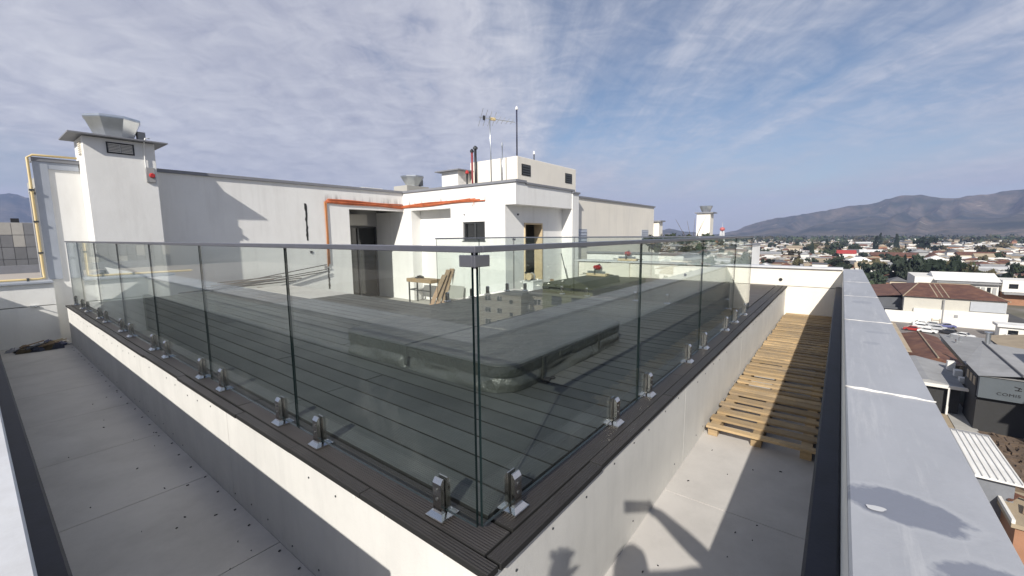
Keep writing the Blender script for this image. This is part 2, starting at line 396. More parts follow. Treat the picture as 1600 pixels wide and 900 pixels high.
pl, plc = parapet('parapet_wall', 'low parapet with grey coping coloured lighter as sunlit along the shaded left walkway',
    (-1.50, -1.10, 0.10, 10.04, -1.1, PT-0.035), (-1.099, -1.0, 0.10, 10.02, FZ, 0.03),
    (-1.535, -1.085, 0.08, 10.02, PT-0.034, PT), coping_l, [(2.4, .6), (4.9, .6), (7.4, .6)], 'Y')
def blob(cx, cy, rx, ry, z, n=36, seed=1, amp=0.16, rot=0.0):
    rr = random.Random(seed); ph = [rr.uniform(0, 6.28) for _ in range(5)]; pts = []
    for k in range(n):
        a = 2*math.pi*k/n; q = 1+sum(amp/(j+1)*math.sin((j+2)*a+ph[j]) for j in range(5))
        px, py = rx*q*math.cos(a), ry*q*math.sin(a)
        pts.append((cx+px*math.cos(rot)-py*math.sin(rot), cy+px*math.sin(rot)+py*math.cos(rot), z))
    return MB().face(pts)
mk('dry_patch', blob(0.395, -1.16, 0.014, 0.022, PT+0.004, seed=12), coping_l, prc)
def endwall(name, label, upper, lower, cop, cm, m):
    t = thing(name, label, 'parapet wall', ((upper[0]+upper[1])/2, (upper[2]+upper[3])/2, FZ))
    box('upper_panel', upper, m, t); box('lower_panel', lower, m, t); c = box('coping', cop, cm, t, bevel=0.006)
    return t
ew = endwall('parapet_wall', 'cream end wall closing the walkway behind the wooden pallets',
    (9.95, 10.20, -1.104, 5.05, 0.0, PT+0.005), (9.95, 10.20, -1.104, 5.05, -1.1, -0.012), (9.90, 10.26, -1.097, 5.15, PT+0.006, PT+0.045), coping_l, cream)
box('pilaster', (9.86, 9.948, 3.47, 4.0, FZ, PT-0.01), cream, ew)
mk('drain_hole', MB().tube([(9.949, -0.02, 0.13), (9.935, -0.02, 0.13)], 0.035, 12), blackp, ew)
mk('drain_hole', MB().tube([(9.949, 2.02, 0.13), (9.935, 2.02, 0.13)], 0.035, 12), blackp, ew)
ew2 = endwall('parapet_wall', 'low white end wall with zinc coping beyond the shaded walkway',
    (-1.50, -0.20, 10.05, 10.30, 0.0, PT+0.003), (-1.50, -0.20, 10.05, 10.30, -1.1, -0.014), (-1.56, -0.20, 10.00, 10.36, PT+0.004, PT+0.045), flash, white)
mk('wall_bracket', MB().box(-.52,-.44,10.02,10.05,-.02,.01).tube([(-.48,10.03,0),(-.40,9.98,-.03)],.008,6), galv, ew2)

# ================================================================== raised deck
pf = thing('deck_platform', 'raised platform of white fibre-cement sides topped with grey composite decking', 'deck', (0, 0, FZ))
mk('light_block', MB().box(-.097, 3.68, -.117, 9.68, FZ, -.045).box(3.681, 6.04, -.117, 4.41, FZ, -.045).box(6.041, 9.94, -.117, 4.05, FZ, -.045), dark, pf)  # solid near-black block added under the boards to stop light
for a, b in ((-.13, 2.28), (2.285, 4.70), (4.705, 7.12), (7.125, 9.69)): box('side_panel', (-.109, -.098, a, b, FZ, -.03), plinthm, pf)
for a, b in ((-.109, 2.30), (2.304, 4.72), (4.724, 7.14), (7.144, 9.945)): box('side_panel', (a, b, -.130, -.118, FZ, -.03), plinthm, pf)
box('bare_panel', (2.86, 3.69, 6.87, 9.66, -.030, -.012), floorm, pf)
sc = MB()
for k in range(34):
    y = -.02+.288*k
    for z, p in ((-.11, .9), (-.63, .8)):
        if random.random() < p*.75:
            yy = y+random.uniform(-.04, .04); zz = z+random.uniform(-.025, .025); sc.tube([(-.1092, yy, zz), (-.1125, yy, zz)], .0055, 8)
    x = .06+.288*k
    for z, p in ((-.10, .9), (-.62, .7)):
        if random.random() < p:
            xx = x+random.uniform(-.04, .04); zz = z+random.uniform(-.02, .02); sc.tube([(xx, -.1303, zz), (xx, -.1335, zz)], .0055, 8)
tag(mk('screw_heads', sc, steel_dk, pf), kind='stuff')
tears = MB()
for k in range(26):
    x = .05+.35*k+random.uniform(-.1, .1); w = random.uniform(.01, .03); h = random.uniform(.008, .03)
    tears.box(x, x+w, -.1345, -.1304, -.031-h, -.031)
    y = .05+.36*k+random.uniform(-.1, .1)
    tears.box(-.1135, -.1094, y, y+w, -.031-h, -.031)
tag(mk('torn_tape_edges', tears, sealant, pf), kind='stuff')
bc = {}
def board(axis, c0, c1, l0, l1, m, dz=0.0):
    w = round(c1-c0, 3); ln = round(l1-l0, 3); k = (axis, w, ln, m.name)
    if k not in bc:
        q = (-w/2, w/2, -ln/2, ln/2) if axis == 'Y' else (-ln/2, ln/2, -w/2, w/2)
        x0, x1, y0, y1 = q; e = .0015
        mb = MB(); mb.v = [(x0,y0,-.026),(x1,y0,-.026),(x1,y1,-.026),(x0,y1,-.026),(x0,y0,-e),(x1,y0,-e),(x1,y1,-e),(x0,y1,-e),(x0+e,y0+e,0),(x1-e,y0+e,0),(x1-e,y1-e,0),(x0+e,y1-e,0)]
        mb.f = [(0,3,2,1),(8,9,10,11)]+[(i, (i+1) % 4, 4+(i+1) % 4, 4+i) for i in range(4)]+[(4+i, 4+(i+1) % 4, 8+(i+1) % 4, 8+i) for i in range(4)]
        mb.m = [1, 0]+[1]*8; bc[k] = mb.mesh('deck_board', [m, board_core])
    loc = ((c0+c1)/2, (l0+l1)/2, dz) if axis == 'Y' else ((l0+l1)/2, (c0+c1)/2, dz)
    return inst('deck_board', bc[k], pf, loc)
def run(axis, c0, c1, l0, l1, m, cuts, jit=0.0):
    e = [l0]+[c for c in cuts if l0+.3 < c < l1-.3]+[l1]
    for a, b in zip(e, e[1:]):
        j = random.uniform(-jit, jit); board(axis, c0+j, c1+j, a+.002, b-.002, m, random.uniform(-.0015, .0015))
x = .108; k = 0
while x < 9.80:
    off = (0.0, 1.2)[k % 2]; m = decky if x < 5.9 else deckb
    cuts = [1.95+off, 4.35+off, 6.85, 8.4+off*.4]
    if x+.158 < 2.87:
        run('Y', x, x+.158, .052, 6.85, m, cuts); run('Y', x, x+.158, 6.856, 9.66, deckb if x > 1.9 else m, [8.4+off*.4])
    elif x+.158 < 3.72: run('Y', x, x+.158, .052, 6.85, m, cuts)
    elif x+.158 < 6.06: run('Y', x, x+.158, .052, 4.40, m, cuts)
    else: run('Y', x, x+.158, .052, 4.04, m, [2.1+off*.5])
    x += .168; k += 1
ecuts = [.62, 1.30, 2.05, 3.3, 4.4, 5.6, 6.8, 8.1]
run('Y', -.127, -.070, -.152, 9.68, edgey, ecuts, .006); run('Y', -.062, .090, -.08, 9.68, edgey, [2.2, 4.6, 7.0])
run('X', -.154, -.086, -.060, 9.93, edgem, [.75, 1.9, 3.1, 4.5, 5.9, 7.4, 8.8], .005); run('X', -.078, .040, .106, 9.93, edgem, [2.4, 4.8, 7.2])

# ================================================================== glass railings on spigots
def spigot_meshes():
    d = {}
    # rail runs along local Y; glass in the plane x = 0
    d['base_plate'] = MB().prism([(-.05,-.05),(.05,-.05),(.05,.05),(-.05,.05)], 0, .010).mesh('base_plate', stainless)
    c = MB(); a, b = .046, .032; i = 0
    c.v = [(-a,-a,.0102),(a,-a,.0102),(a,a,.0102),(-a,a,.0102),(-b,-b,.028),(b,-b,.028),(b,b,.028),(-b,b,.028)]
    c.f = [(4,5,6,7)]+[(j, (j+1) % 4, 4+(j+1) % 4, 4+j) for j in range(4)]; c.m = [0]*5
    d['cover_plate'] = c.mesh('cover_plate', stainless)
    for s, nm in ((-1, 'outer_jaw'), (1, 'inner_jaw')):
        j = MB(); x0, x1 = (.009, .027)
        P = [(x0*s,.020),(x1*s,.020),(x1*s,.150),((x1-.012)*s,.168),(x0*s,.168)]
        n = len(P); w = .024
        j.v = [(px, -w, pz) for px, pz in P]+[(px, w, pz) for px, pz in P]
        j.f = [tuple(range(n)) if s < 0 else tuple(range(n))[::-1], tuple(range(n, 2*n))[::-1] if s < 0 else tuple(range(n, 2*n))]+[((q, n+q, n+(q+1) % n, (q+1) % n) if s < 0 else (q, (q+1) % n, n+(q+1) % n, n+q)) for q in range(n)]
        j.m = [0]*len(j.f); d[nm] = j.mesh(nm, stainless)
    d['gasket'] = MB().box(-.0088, -.0066, -.0235, .0235, .03, .167).box(.0066, .0088, -.0235, .0235, .03, .167).mesh('gasket', rubber)
    d['bolt'] = MB().tube([(-.0272,0,0),(-.0305,0,0)], .0065, 10).mesh('bolt', steel_dk)
    return d
SP = spigot_meshes()
_bm = bpy.data.meshes
def spigot(t, x, y, rz):
    r = inst('spigot', SP['base_plate'], t, (x, y, .0015)); r.rotation_euler = (0, 0, rz)
    for nm in ('cover_plate', 'outer_jaw', 'inner_jaw', 'gasket'):
        o = bpy.data.objects.new(nm, SP[nm]); COL.objects.link(o); o.parent = r
    for z in (.085, .125):
        o = bpy.data.objects.new('bolt', SP['bolt']); COL.objects.link(o); o.parent = r; o.location = (0, 0, z)
    return r
GT, GB = 1.098, .034
def pane(t, x0, x1, y0, y1):
    mb = MB().box(x0, x1, y0, y1, GB, GT)
    for i in range(6): mb.m[i] = 1
    if x1-x0 < y1-y0: mb.m[3] = mb.m[5] = 0
    else: mb.m[2] = mb.m[4] = 0
    return mk('glass_pane', mb, [glass, glass_edge], t)
H = .006
def edges(js, g=.006, ends=(0.012, 0)):
    out = []
    for i, (a, b) in enumerate(zip(js, js[1:])): out.append((a+(ends[0] if i == 0 else g), b-g))
    return out
rl = thing('glass_railing', 'long frameless glass railing with steel handrail along the left side of the deck', 'glass railing', (0, 5, 0))
LJ = [0.0, 1.457, 2.886, 4.34, 5.78, 7.21, 8.63, GLX]
for a, b in edges(LJ):
    pane(rl, -H, H, a, b)
    for q in (a+.20, b-.25): spigot(rl, 0, q, 0)
box('handrail', (-.021, .021, -.021, GLX, 1.099, 1.122), railm, rl, bevel=.002)
rr_ = thing('glass_railing', 'frameless glass railing with steel handrail along the right side beside the pallet walkway', 'glass railing', (3, 0, 0))
RJ = [0.0, 1.594, 3.167, 4.74, GRX]
for a, b in edges(RJ):
    pane(rr_, a, b, -H, H)
    for q in (a+.20, b-.36): spigot(rr_, q, 0, R_(90))
box('handrail', (.0215, GRX+.021, -.021, .021, 1.099, 1.122), railm, rr_, bevel=.002)
cb = MB().box(-.024, .055, -.024, -.0075, 1.048, 1.090).box(-.024, -.0075, -.0074, .055, 1.048, 1.090)
mk('corner_bracket', cb, railm, rr_, bevel=.002)
mk('corner_clamp', MB().box(.0075, .020, .0075, .020, 1.048, 1.090).tube([(.013,.013,1.04),(.013,.013,1.098)], .006, 8), railm, rr_)
rf = thing('glass_railing', 'far glass railing with thin handrail turning the corner in front of the penthouse door', 'glass railing', (5.5, 3, 0))
for a, b in ((.02, 1.47), (1.482, 2.95), (2.962, GLY-.012)):
    pane(rf, GRX-H, GRX+H, a, b)
    for q in (a+.25, b-.28): spigot(rf, GRX, q, R_(180))
for a, b in ((3.80, 4.87), (4.882, GRX-.01)):
    pane(rf, a, b, GLY-H, GLY+H)
    for q in (a+.22, b-.22): spigot(rf, q, GLY, R_(90))
box('handrail', (GRX-.021, GRX+.021, .0215, GLY+.021, 1.099, 1.122), railm, rf, bevel=.002)
box('handrail', (3.79, GRX-.0215, GLY-.021, GLY+.021, 1.099, 1.122), railm, rf, bevel=.002)
mk('corner_bracket', MB().box(GRX-.05, GRX-.008, GLY-.026, GLY-.0075, 1.05, 1.088).box(GRX-.026, GRX-.0075, GLY-.06, GLY-.027, 1.05, 1.088), railm, rf)

# ================================================================== hot tub cover
ht = thing('hot_tub', 'sunken hot tub under a folding grey vinyl cover on the deck', 'hot tub', (2.2, 1.9, 0))
X0, X1, Y0, Y1, YS, RC = 1.17, 3.28, 0.80, 2.98, 1.93, 0.20
def rr_poly(x0, x1, y0, y1, r, corners, n=8):
    out = []
    for (cx, cy, a0, on) in ((x0, y0, 180, corners[0]), (x1, y0, 270, corners[1]), (x1, y1, 0, corners[2]), (x0, y1, 90, corners[3])):
        if not on: out.append((cx, cy)); continue
        ox = cx+r if cx == x0 else cx-r; oy = cy+r if cy == y0 else cy-r
        for k in range(n+1):
            a = R_(a0+90*k/n); out.append((ox+r*math.cos(a), oy+r*math.sin(a)))
    return out
for y0, y1, cs in ((Y0, YS-.004, (1,1,0,0)), (YS+.004, Y1, (0,0,1,1))):
    p = rr_poly(X0, X1, y0, y1, RC, cs); mb = MB(); n = len(p); cx, cy = (X0+X1)/2, (y0+y1)/2
    ins = [(cx+(a-cx)*.985, cy+(b-cy)*.97) for a, b in p]
    i0 = 0; mb.v = [(a, b, .115) for a, b in p]+[(a, b, .202) for a, b in p]+[(a, b, .214) for a, b in ins]+[(cx, cy, .222)]
    for j in range(n):
        k = (j+1) % n
        mb.f += [(j, k, n+k, n+j), (n+j, n+k, 2*n+k, 2*n+j), (2*n+j, 2*n+k, 3*n)]; mb.m += [1, 0, 0]
    mb.f.append(tuple(range(n))[::-1]); mb.m.append(1)
    h = mk('cover_half', mb, [vinyl, vinyl_d], ht)
    pip = MB().tube([(a, b, .203) for a, b in p if True]+[(p[0][0], p[0][1], .203)], .006, 6, cap=False); mk('piping', pip, vinyl_d, h, smooth=True)
    mid_x = X0-.001
per = rr_poly(X0+.012, X1-.012, Y0+.012, Y1-.012, RC, (1,1,1,1), 10)
dense = []
for (a, b) in zip(per, per[1:]+per[:1]):
    d = math.hypot(b[0]-a[0], b[1]-a[1]); q = max(1, int(d/.035))
    dense += [(a[0]+(b[0]-a[0])*k/q, a[1]+(b[1]-a[1])*k/q) for k in range(q)]
mb = MB(); n = len(dense); NR = 7; cx, cy = (X0+X1)/2, (Y0+Y1)/2
for r in range(NR+1):
    t = r/NR; z = .118*(1-t)+.004*t
    for k, (a, b) in enumerate(dense):
        s = k*.035; w = (.034*abs(math.sin(s*2.3+1.9*t))-.020+.012*math.sin(s*7.3-3.5*t+1)+.003*math.sin(s*23+t*4))*math.sin(math.pi*min(1, t*.8+.05))
        pin = math.exp(-((b-YS)/.035)**2) if a < X0+.1 or a > X1-.1 else 0
        w = w*(1-pin)-pin*.05*math.sin(math.pi*t)+.028*t*(1-pin)
        dx, dy = a-cx, b-cy; nx, ny = (math.copysign(1, dx), 0) if abs(dx)/(X1-X0) > abs(dy)/(Y1-Y0) else (0, math.copysign(1, dy))
        mb.v.append((a+nx*w, b+ny*w, z))
for r in range(NR):
    for k in range(n):
        mb.f.append((r*n+k, r*n+(k+1) % n, (r+1)*n+(k+1) % n, (r+1)*n+k)[::-1]); mb.m.append(0)
mk('skirt', mb, mat('skirt_vinyl', (.048, .051, .047), .45, var=.25, scale=4, bump=.6, bscale=6, bdist=.05), ht, smooth=True)
box('hinge_strap', (X0-.006, X0-.001, YS-.02, YS+.02, .03, .205), vinyl_d, ht)
box('handle', (X0-.010, X0-.002, YS-.17, YS-.05, .150, .185), vinyl_d, ht, bevel=.003)
box('handle', (X0+.72, X0+.90, Y0-.012, Y0-.002, .140, .180), vinyl_d, ht, bevel=.003)
for xx in (1.62, 2.6):
    s = MB().box(xx, xx+.03, Y0-.016, Y0-.011, .03, .20); mk('tie_strap', s, vinyl_d, ht)
mk('buckle', MB().obox((1.63, Y0-.05, .015), (.035,.01,0), (-.006,.022,0), (0,0,.010)).obox((1.70, Y0-.055, .012), (.02,.0,0), (0,.016,0), (0,0,.008)), blackp, ht, bevel=.003)

# ================================================================== wooden pallets in the walkway
pm = {}
def slat_mesh(w, ln):
    k = (round(w, 3), round(ln, 2))
    if k not in pm: pm[k] = MB().box(-w/2, w/2, -ln/2, ln/2, 0, .020).mesh('slat', timber)
    return pm[k]
names = ['first pallet of the row, nearest the camera, with wide gaps between its slats', 'second wooden pallet along the walkway, counted from the camera',
         'third wooden pallet along the walkway, in the middle of the row', 'fourth wooden pallet along the walkway, half in shade',
         'fifth wooden pallet along the walkway, beyond the middle', 'last wooden pallet of the row, against the cream end wall']
x = 2.90
for i in range(6):
    ln = 1.145
    t = thing('wooden_pallet', names[i], 'pallet', (x+ln/2, -.56, FZ), 'wooden pallets laid along the walkway')
    ns = 7 if i else 6
    for yy in (-.21, -.56, -.92): box('stringer', (x+.055, x+ln-.055, yy-.04, yy+.04, FZ+.002, FZ+.085), timber, t)
    for k in range(ns):
        w = random.choice((.075, .085, .10, .115)); xx = x+.05+(ln-.10)*k/(ns-1)+random.uniform(-.035, .035)*(0 < k < ns-1)
        o = inst('slat', slat_mesh(w, random.choice((.82, .835, .845))), t, (xx, -.572+random.uniform(-.008, .008), FZ+.0865)); o.rotation_euler = (0, random.uniform(-.03, .03), random.uniform(-.012, .012))
    x += ln+.022

# ================================================================== small litter on the floor
lit = MB(); rr = random.Random(3)
for k in range(45):
    if k < 32: px, py = rr.uniform(-.95, -.15), abs(rr.gauss(0, 3.0))+.2
    else: px, py = rr.uniform(.4, 2.8), rr.uniform(-.95, -.18)
    if py > 9.8: continue
    a = rr.uniform(0, 6.28); s = rr.uniform(.0015, .004); l_ = s*rr.uniform(1, 3.2)
    lit.obox((px, py, FZ+.0035), (l_*math.cos(a), l_*math.sin(a), 0), (-s*.6*math.sin(a), s*.6*math.cos(a), 0), (0, 0, .003))
for k in range(30):
    py = .3+k*.31+rr.uniform(-.05, .05); lit.obox((-.135+rr.uniform(-.03, .0), py, FZ+.004), (.006, .003, 0), (-.002, .004, 0), (0, 0, .0025))
tag(mk('floor_litter', lit, blackp), 'scattered black screws and chips lying on the walkway floor', 'litter', kind='stuff')
dp = thing('rag_pile', 'heap of dirty rags and offcuts at the far end of the left walkway', 'rubbish', (-.5, 9.6, FZ))
cols = [(0.10,.08,.05), (.30,.30,.32), (.05,.055,.08), (.20,.15,.09), (.45,.44,.42), (.04,.04,.045), (.12,.13,.20)]
cm = [mat('rag_%d' % i, c, .9, var=.3, scale=12, bump=.3) for i, c in enumerate(cols)]
for k in range(22):
    px = rr.uniform(-.78, -.15); py = rr.uniform(9.40, 9.85); hh = .02+.13*math.exp(-((px+.5)/.22)**2)*rr.random()
    mb = MB(); n = 9
    for r in range(4):
        for j in range(n):
            a = 2*math.pi*j/n; q = (1, .9, .55, .12)[r]*rr.uniform(.65, 1.15)
            mb.v.append((px+.11*q*math.cos(a), py+.07*q*math.sin(a), FZ+.003+(0, .4, .85, 1)[r]*(hh+.02)*rr.uniform(.7, 1.2)))
    for r in range(3):
        for j in range(n): mb.f.append((r*n+j, r*n+(j+1) % n, (r+1)*n+(j+1) % n, (r+1)*n+j)); mb.m.append(0)
    mb.f.append(tuple(3*n+j for j in range(n))); mb.m.append(0)
    mk('rag', mb, cm[k % len(cm)], dp)
for k in range(5):
    a = rr.uniform(-.5, .5); px = rr.uniform(-.7, -.25); py = rr.uniform(9.4, 9.7)
    mk('offcut', MB().obox((px, py, FZ+.10), (.14*math.cos(a), .14*math.sin(a), .03), (-.012*math.sin(a), .012*math.cos(a), 0), (0, 0, .008)), (plank, pine, steel_dk)[k % 3], dp)

# ================================================================== penthouse
RT = 2.57
ph = thing('penthouse_building', 'white rendered rooftop building with recessed doorways and grey coping behind the deck', 'building', (6, 10, FB))
Yw, Xw = 10.30, 7.75
mk('long_wall', MB().box(-.20, 5.82, Yw, Yw+.22, FB, RT-.05).box(5.821, Xw+.2, Yw, Yw+.22, 1.95, RT-.05), soot, ph)
mk('side_wall', MB().box(Xw, Xw+.40, 9.90, Yw-.001, FB, 1.959).box(Xw+.02, Xw+.40, Yw+.0, 12.0, FB, 1.949)
   .box(Xw, Xw+.40, 6.06, 6.78, FB, 1.959).box(Xw, Xw+.40, 7.63, 8.11, FB, 1.959).box(Xw, Xw+.40, 6.781, 7.629, FB, 1.0).box(Xw, Xw+.40, 6.781, 7.629, 1.54, 1.959)
   .box(Xw+.38, Xw+.55, 8.111, 9.899, FB, 1.959), white, ph)
mk('fascia', MB().box(Xw, Xw+.42, 5.70, Yw-.001, 1.96, RT-.05).box(Xw+.421, 10.72, 5.70, 6.06, 1.96, RT-.08), soot, ph)
mk('front_wall', MB().box(Xw+.401, 8.64, 6.06, 6.26, FB, 1.959).box(9.45, 10.65, 6.06, 6.26, FB, 1.959).box(8.641, 9.449, 6.06, 6.26, 1.47, 1.959), white, ph)
box('column', (10.65, 11.05, 5.68, 6.26, FB, RT-.14), white, ph)
mk('roof_slab', MB().box(-.1, 11.0, Yw+.23, 13.5, 2.2, 2.4).box(Xw+.43, 11.0, 6.3, Yw+.225, 2.2, 2.4), concrete, ph)
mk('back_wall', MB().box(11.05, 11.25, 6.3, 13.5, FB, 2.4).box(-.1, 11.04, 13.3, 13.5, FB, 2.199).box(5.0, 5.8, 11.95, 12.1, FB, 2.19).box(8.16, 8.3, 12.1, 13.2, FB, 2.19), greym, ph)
cp = mk('coping', MB().box(-.24, Xw-.04, Yw-.05, Yw+.28, RT-.049, RT+.02).box(Xw-.04, Xw+.44, 5.66, Yw+.28, RT-.048, RT+.021)
   .box(Xw+.441, 10.76, 5.66, 6.1, RT-.079, RT-.02).box(10.62, 11.08, 5.64, 6.3, RT-.139, RT-.085), trim, ph, bevel=.004, seg=1)
mk('end_flashing', MB().box(-.235, -.05, Yw-.03, Yw-.001, PT+.05, RT-.05).box(-.05, .34, Yw-.025, Yw-.001, RT-.17, RT-.051), flash, ph)
# recess of the big doorway
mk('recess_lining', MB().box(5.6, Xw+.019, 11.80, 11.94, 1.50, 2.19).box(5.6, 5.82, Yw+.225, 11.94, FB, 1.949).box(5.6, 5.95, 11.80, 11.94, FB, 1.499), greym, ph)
box('ceiling_beam', (5.83, 7.1, 11.35, 11.79, 1.52, 1.86), concrete, ph)
gd = box('sliding_door', (5.96, 7.74, 11.84, 11.86, FB, 1.49), winglass, ph)
mk('door_frame', MB().box(5.96, 6.0, 11.80, 11.839, FB, 1.49).box(7.70, 7.74, 11.80, 11.839, FB, 1.49).box(7.0, 7.05, 11.80, 11.839, FB, 1.49).box(6.001, 7.699, 11.80, 11.839, 1.44, 1.49), alu_dk, gd)
# window
wn_ = mk('window', MB().box(Xw+.05, Xw+.10, 6.785, 7.625, 1.002, 1.05).box(Xw+.05, Xw+.10, 6.785, 7.625, 1.49, 1.538).box(Xw+.05, Xw+.10, 6.785, 6.83, 1.051, 1.489).box(Xw+.05, Xw+.10, 7.58, 7.625, 1.051, 1.489).box(Xw+.05, Xw+.10, 7.16, 7.22, 1.051, 1.489), alu_dk, ph)
box('window_pane', (Xw+.075, Xw+.08, 6.831, 7.159, 1.051, 1.489), winglass, wn_); box('window_pane', (Xw+.11, Xw+.115, 7.221, 7.579, 1.051, 1.489), winglass, wn_)
mk('window_sill', MB().box(Xw-.02, Xw+.049, 6.76, 7.65, .985, 1.001), alu_dk, wn_)
# the narrow door
dr = mk('door_frame', MB().box(8.60, 8.64, 6.03, 6.30, FB, 1.50).box(9.45, 9.50, 6.03, 6.30, FB, 1.50).box(8.641, 9.449, 6.03, 6.30, 1.46, 1.50), pine, ph)
box('room_shade_sheet', (8.2, 10.6, 8.2, 8.3, FB, 2.19), nearblack, ph)  # near-black sheet, paints in the shade of the room behind the door
# burnt chases
def chase(x, z0, z1, w=.05):
    m = MB(); n = 14; pts = [(x+random.uniform(-.012, .012)-w/2, z0+(z1-z0)*k/n) for k in range(n+1)]; q = [(x+random.uniform(-.012, .012)+w/2, z0+(z1-z0)*k/n) for k in range(n, -1, -1)]
    a = pts+q; i = len(a); m.v = [(p, Yw-.004, z) for p, z in a]+[(p, Yw-.0005, z) for p, z in a]
    m.f = [tuple(range(i))]+[(j, i+j, i+(j+1) % i, (j+1) % i) for j in range(i)]; m.m = [0]*len(m.f); return mk('wall_chase', m, rubber, ph)
chase(4.56, 1.06, 2.04, .055); chase(5.09, -.30, .30, .05)
mk('socket_box', MB().box(4.97, 5.03, Yw-.02, Yw-.001, .28, .36), greym, ph)
mk('socket_box', MB().box(4.60, 4.66, Yw-.02, Yw-.001, .72, .78), blackp, ph)
mk('spot_hole', MB().tube([(8.30, 6.06, 1.72), (8.30, 6.03, 1.72)], .025, 10), blackp, ph)
mk('spot_hole', MB().tube([(Xw, 7.55, 1.75), (Xw-.02, 7.55, 1.75)], .018, 10), blackp, ph)

# orange conduit run
oc = thing('conduit_bundle', 'bundle of orange corrugated conduits strung along the white wall under soot marks', 'conduit', (5.1, 10.2, 0))
for k in range(4):
    zo = .028*k; yo = .02+.012*(k % 2); rr = random.Random(k)
    pts = [(5.08+.03*k, Yw-yo, 2.10+zo)]+[(x, Yw-yo-.006*rr.random(), 2.10+zo-(x-5.1)*.022*(1-.12*k)+.010*math.sin(x*3+k)) for x in np.linspace(5.3, Xw-.05, 9)]
    pts += [(Xw-yo-.004*rr.random(), y, 2.055+zo*.85+.012*math.sin(y*2.6+k)+(Yw-y)*.018) for y in np.linspace(Yw-.05, 6.75+.18*k, 12)]
    mk('conduit', MB().tube(pts, .019, 8), orange, oc, smooth=True)
mk('loose_end', MB().tube([(Xw-.03, 7.2, 2.13), (Xw-.05, 7.12, 2.05), (Xw-.05, 7.2, 1.98)], .008, 6), orange, oc, smooth=True)
mk('conduit_riser', MB().tube([(5.09, Yw-.022, 2.12), (5.10, Yw-.022, 1.2), (5.08, Yw-.022, .33)], .02, 8).tube([(5.13, Yw-.022, 2.12), (5.13, Yw-.022, 1.2), (5.13, Yw-.022, .40)], .016, 8), rustor, oc, smooth=True)

# ---- chimney with flared cowl
def cowl(name, label, c, r0, r1, h, rot, group, scale_box=1.0):
    t = thing(name, label, 'roof vent', c, group)
    hexp = [(r0*.8, 0), (r0, .03*h), (r0, .10*h), (r1, .88*h), (r1*1.0, h), (r1*.93, h), (r0*.85, .2*h)]
    mk('flared_hood', MB().lathe(c, hexp, 8, 0, rot), galv, t)
    mk('rim', MB().lathe((c[0], c[1], c[2]+.9*h), [(r1*.985, 0), (r1*1.03, .01*h), (r1*1.03, .10*h), (r1*.985, .11*h)], 8, 0, rot), galv, t)
    s = scale_box; mk('motor_box', MB().box(c[0]+r0*1.15, c[0]+r0*1.15+.12*s, c[1]-.08*s, c[1]+.05*s, c[2]+.05*s, c[2]+.22*s).tube([(c[0]+r0*1.15+.05*s, c[1]-.02, c[2]), (c[0]+r0*1.15+.05*s, c[1]-.02, c[2]+.06*s)], .02*s, 8), greym, t)
    return t
ch = thing('chimney', 'big white chimney shaft with slab cap and louvred vent at the left', 'chimney', (.86, 10, FZ))
mk('shaft', MB().box(.36, 1.37, 9.73, Yw-.001, FZ, 2.98), white, ch, bevel=.006, seg=1)
mk('cap_slab', MB().box(.17, 1.55, 9.56, 10.62, 2.985, 3.008), trim, ch)
mk('shaft_head', MB().box(.36, 1.37, Yw+.001, 10.55, RT+.03, 2.98), white, ch)
def louvre(parent, x0, x1, z0, z1, y, cols=2, rows=6, mf=blackp, ms=cream):
    o = mk('vent_frame', MB().box(x0-.02, x1+.02, y-.012, y-.001, z0-.02, z0).box(x0-.02, x1+.02, y-.012, y-.001, z1, z1+.02).box(x0-.02, x0, y-.012, y-.001, z0+.0005, z1-.0005).box(x1, x1+.02, y-.012, y-.001, z0+.0005, z1-.0005), mf, parent)
    wdt = (x1-x0)/cols
    for c in range(cols):
        m = MB(); a, b = x0+wdt*c+.008, x0+wdt*(c+1)-.008
        m.box(a, b, y-.004, y-.001, z0+.004, z1-.004, 1)
        for k in range(rows):
            z = z0+(z1-z0)*(k+.5)/rows; hh = (z1-z0)/rows*.42
            m.face([(a, y-.006, z+hh), (a, y-.026, z-hh), (b, y-.026, z-hh), (b, y-.006, z+hh)])
        mk('louvre_panel', m, [ms, mf], o)
    return o
louvre(ch, .69, 1.04, 2.74, 2.90, 9.73)
sv = MB().box(.352, .359, 9.86, 10.10, 2.66, 2.93)
for k in range(7): z = 2.68+k*.035; sv.box(.335, .3519, 9.88, 10.08, z, z+.015)
mk('side_vent', sv, cream, ch)
mk('junction_box', MB().box(1.19, 1.33, 9.69, 9.729, 2.24, 2.52), greym, ch, bevel=.004, seg=1)
mk('alarm_beacon', MB().tube([(1.28, 9.689, 2.37), (1.28, 9.64, 2.37)], [.05, .035], 12), redp, ch)
mk('conduit', MB().tube([(1.22, 9.70, 2.25), (1.20, 9.70, 2.50), (1.20, 9.70, 2.93), (1.22, 9.62, 3.05), (1.30, 9.70, 3.07)], .012, 6), whitep, ch, smooth=True)
cowl('roof_vent', 'octagonal galvanised exhaust cowl on top of the big left chimney', (.86, 10.08, 3.009), .29, .42, .40, R_(12), 'galvanised exhaust cowls')
yp = thing('gas_pipe', 'yellow gas pipe running up the wall edge and along the low coping', 'pipe', (-.27, 10.2, PT))
mk('pipe_run', MB().tube([(.33, Yw-.06, RT+.06), (-.22, Yw-.06, RT+.05), (-.285, Yw-.06, RT+.0), (-.285, Yw-.06, .55), (-.285, Yw-.08, .47), (-.36, Yw-.10, .455), (-1.9, Yw-.10, .455)], .020, 10), yellow, yp, smooth=True)
for z in (2.0, 1.45, .9): mk('clip', MB().box(-.318, -.252, Yw-.09, Yw-.031, z, z+.03), steel_dk, yp)
